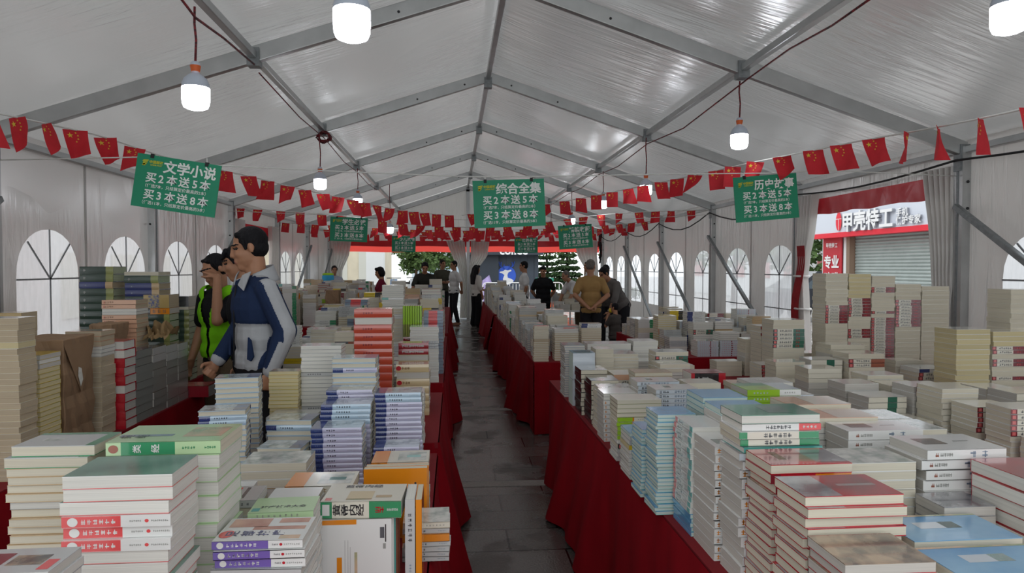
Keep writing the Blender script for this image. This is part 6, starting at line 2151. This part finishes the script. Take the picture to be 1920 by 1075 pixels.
person('person with dark hair cut off by the picture edge near the clear window', (-3.45, 5.05, 0), 60, 1.58, head=(0, 15), hair='tied', top='grey', sleeve='short', voxel=.014)
# toward the far end
person('woman with short dark hair in a maroon blouse reading an open book', (-1.40, 13.7, 0), -80, 1.57, lean=4, head=(0, 14), hair='bob', top='maroon', bottom='dark', sleeve='half', fem=True,
       arms={'L': ((.19, -.08, 1.13), (.10, -.30, 1.11), 'grip'), 'R': ((-.19, -.08, 1.13), (-.10, -.30, 1.11), 'grip')})
person('man in dark olive T-shirt bending over the table to look at books', (-.67, 15.85, 0), 6, 1.74, lean=24, head=(0, 18), top='dolive', bottom='dark', build=1.05,
       arms={'L': ((.27, -.32, 1.08), (.20, -.45, .86)), 'R': ((-.27, -.32, 1.08), (-.20, -.45, .86))})
person('man in olive T-shirt with his hands together in front of him', (-.30, 19.3, 0), 14, 1.77, head=(20, 6), top='olive', bottom='dark', build=1.05,
       arms={'L': ((.25, -.02, 1.14), (.04, -.20, 1.10), 'grip'), 'R': ((-.25, -.02, 1.14), (-.03, -.21, 1.11), 'grip')})
person('man in white T-shirt and sandals facing away from the aisle, hands behind him', (.02, 18.5, 0), -68, 1.735, head=(8, 4), top='white', bottom='dark', build=1.1, shoe=M_SANDAL, legs={'L': ((.10, -.03, .5), (.11, .06, .085)), 'R': ((-.10, -.03, .5), (-.11, -.08, .085))},
       arms={'L': ((.25, .10, 1.14), (.10, .18, .93)), 'R': ((-.25, .10, 1.14), (-.08, .18, .93))})
person('woman with long black hair in white blouse reaching onto the book table', (.60, 17.85, 0), 125, 1.62, head=(-8, 4), hair='long', top='cream', bottom='wide', sleeve='half', fem=True,
       arms={'L': ((.22, -.16, 1.15), (.26, -.36, 1.06), 'flat'), 'R': ((-.19, .02, 1.13), (-.18, -.06, .9))})
person('man in white short-sleeved shirt standing side-on before the deer emblem', (1.62, 15.6, 0), -95, 1.70, head=(0, 4), top='white', bottom='dark',
       arms={'L': ((.22, .05, 1.13), (.20, -.01, .89)), 'R': HANG(-1)})
person('woman in black T-shirt and trousers looking down, hands behind her', (1.98, 15.0, 0), -8, 1.585, head=(-12, 14), hair='tied', top='black', bottom='black', fem=True, build=1.12, topz=.8,
       arms={'L': ((.27, .06, 1.13), (.14, .16, .93)), 'R': ((-.27, .06, 1.13), (-.14, .16, .93))})
person('man in tan polo shirt seen from behind with hands clasped at his back', (2.24, 11.0, 0), 172, 1.69, lean=2, head=(-25, 6), hair='crop', hairm=M_HAIRG, top='tan', bottom='dark', build=1.06, voxel=.012, sleeve='short', topz=.84,
       arms={'L': ((.27, .10, 1.13), (.05, .20, .93), ('grip', (-.8, .1, -.5))), 'R': ((-.27, .10, 1.13), (-.04, .21, .95), ('grip', (.8, .1, -.5)))})
person('man in dark grey shirt bending over books with a watch on his wrist', (2.95, 11.8, 0), -62, 1.70, lean=36, head=(0, 10), top='grey', bottom='dark', build=1.08, voxel=.012, sleeve='half',
       arms={'L': ((.24, -.36, 1.06), (.18, -.44, .82)), 'R': ((-.2, -.42, 1.05), (-.14, -.55, .84))},
       extra=lambda root, s, up, A, hd: watch(root, A['L'], s))
person('person with black hair bent behind the dark grey shirt', (3.04, 13.3, 0), -30, 1.62, lean=10, head=(0, 15), top='dgrey', bottom='dark')
person('man in white shirt partly hidden behind the tan polo shirt', (3.06, 15.32, 0), -85, 1.70, head=(0, 6), top='offw', bottom='dark')
person('small old man in white shirt leaning over the white table', (2.76, 14.72, 0), -70, 1.60, lean=34, head=(0, 0), hair='crop', hairm=M_HAIRG, top='white', bottom='khaki',
       arms={'L': ((.22, -.36, 1.02), (.14, -.48, .82)), 'R': ((-.2, -.38, 1.02), (-.14, -.5, .82))})
def snack(root, s, up, A, hd):
    mb = MB()
    mb.lathe([(0, -.035), (.028, -.03), (.034, 0), (.028, .03), (0, .035)], mat('yellow_snack', 'd9c02c', rough=.6), 12)
    o = mb.build('yellow_snack', root)
    o.location = hd((-.03, -.125, -.06))
person('small boy in grey T-shirt seen from behind eating something yellow', (2.40, 10.0, 0), -135, 1.03, head=(0, 4), hair='short', top='dgrey', bottom='dark', build=1.15, voxel=.010, topz=.84, extra=snack,
       arms={'L': ((.22, -.12, 1.16), (.03, -.18, 1.42), 'grip'), 'R': ((-.22, -.12, 1.16), (-.03, -.19, 1.42), 'grip')})
person('person in patterned white shirt half hidden behind the blue bag', (-2.95, 17.3, 0), 20, 1.60, head=(0, 8), top='pattern', bottom='dark')
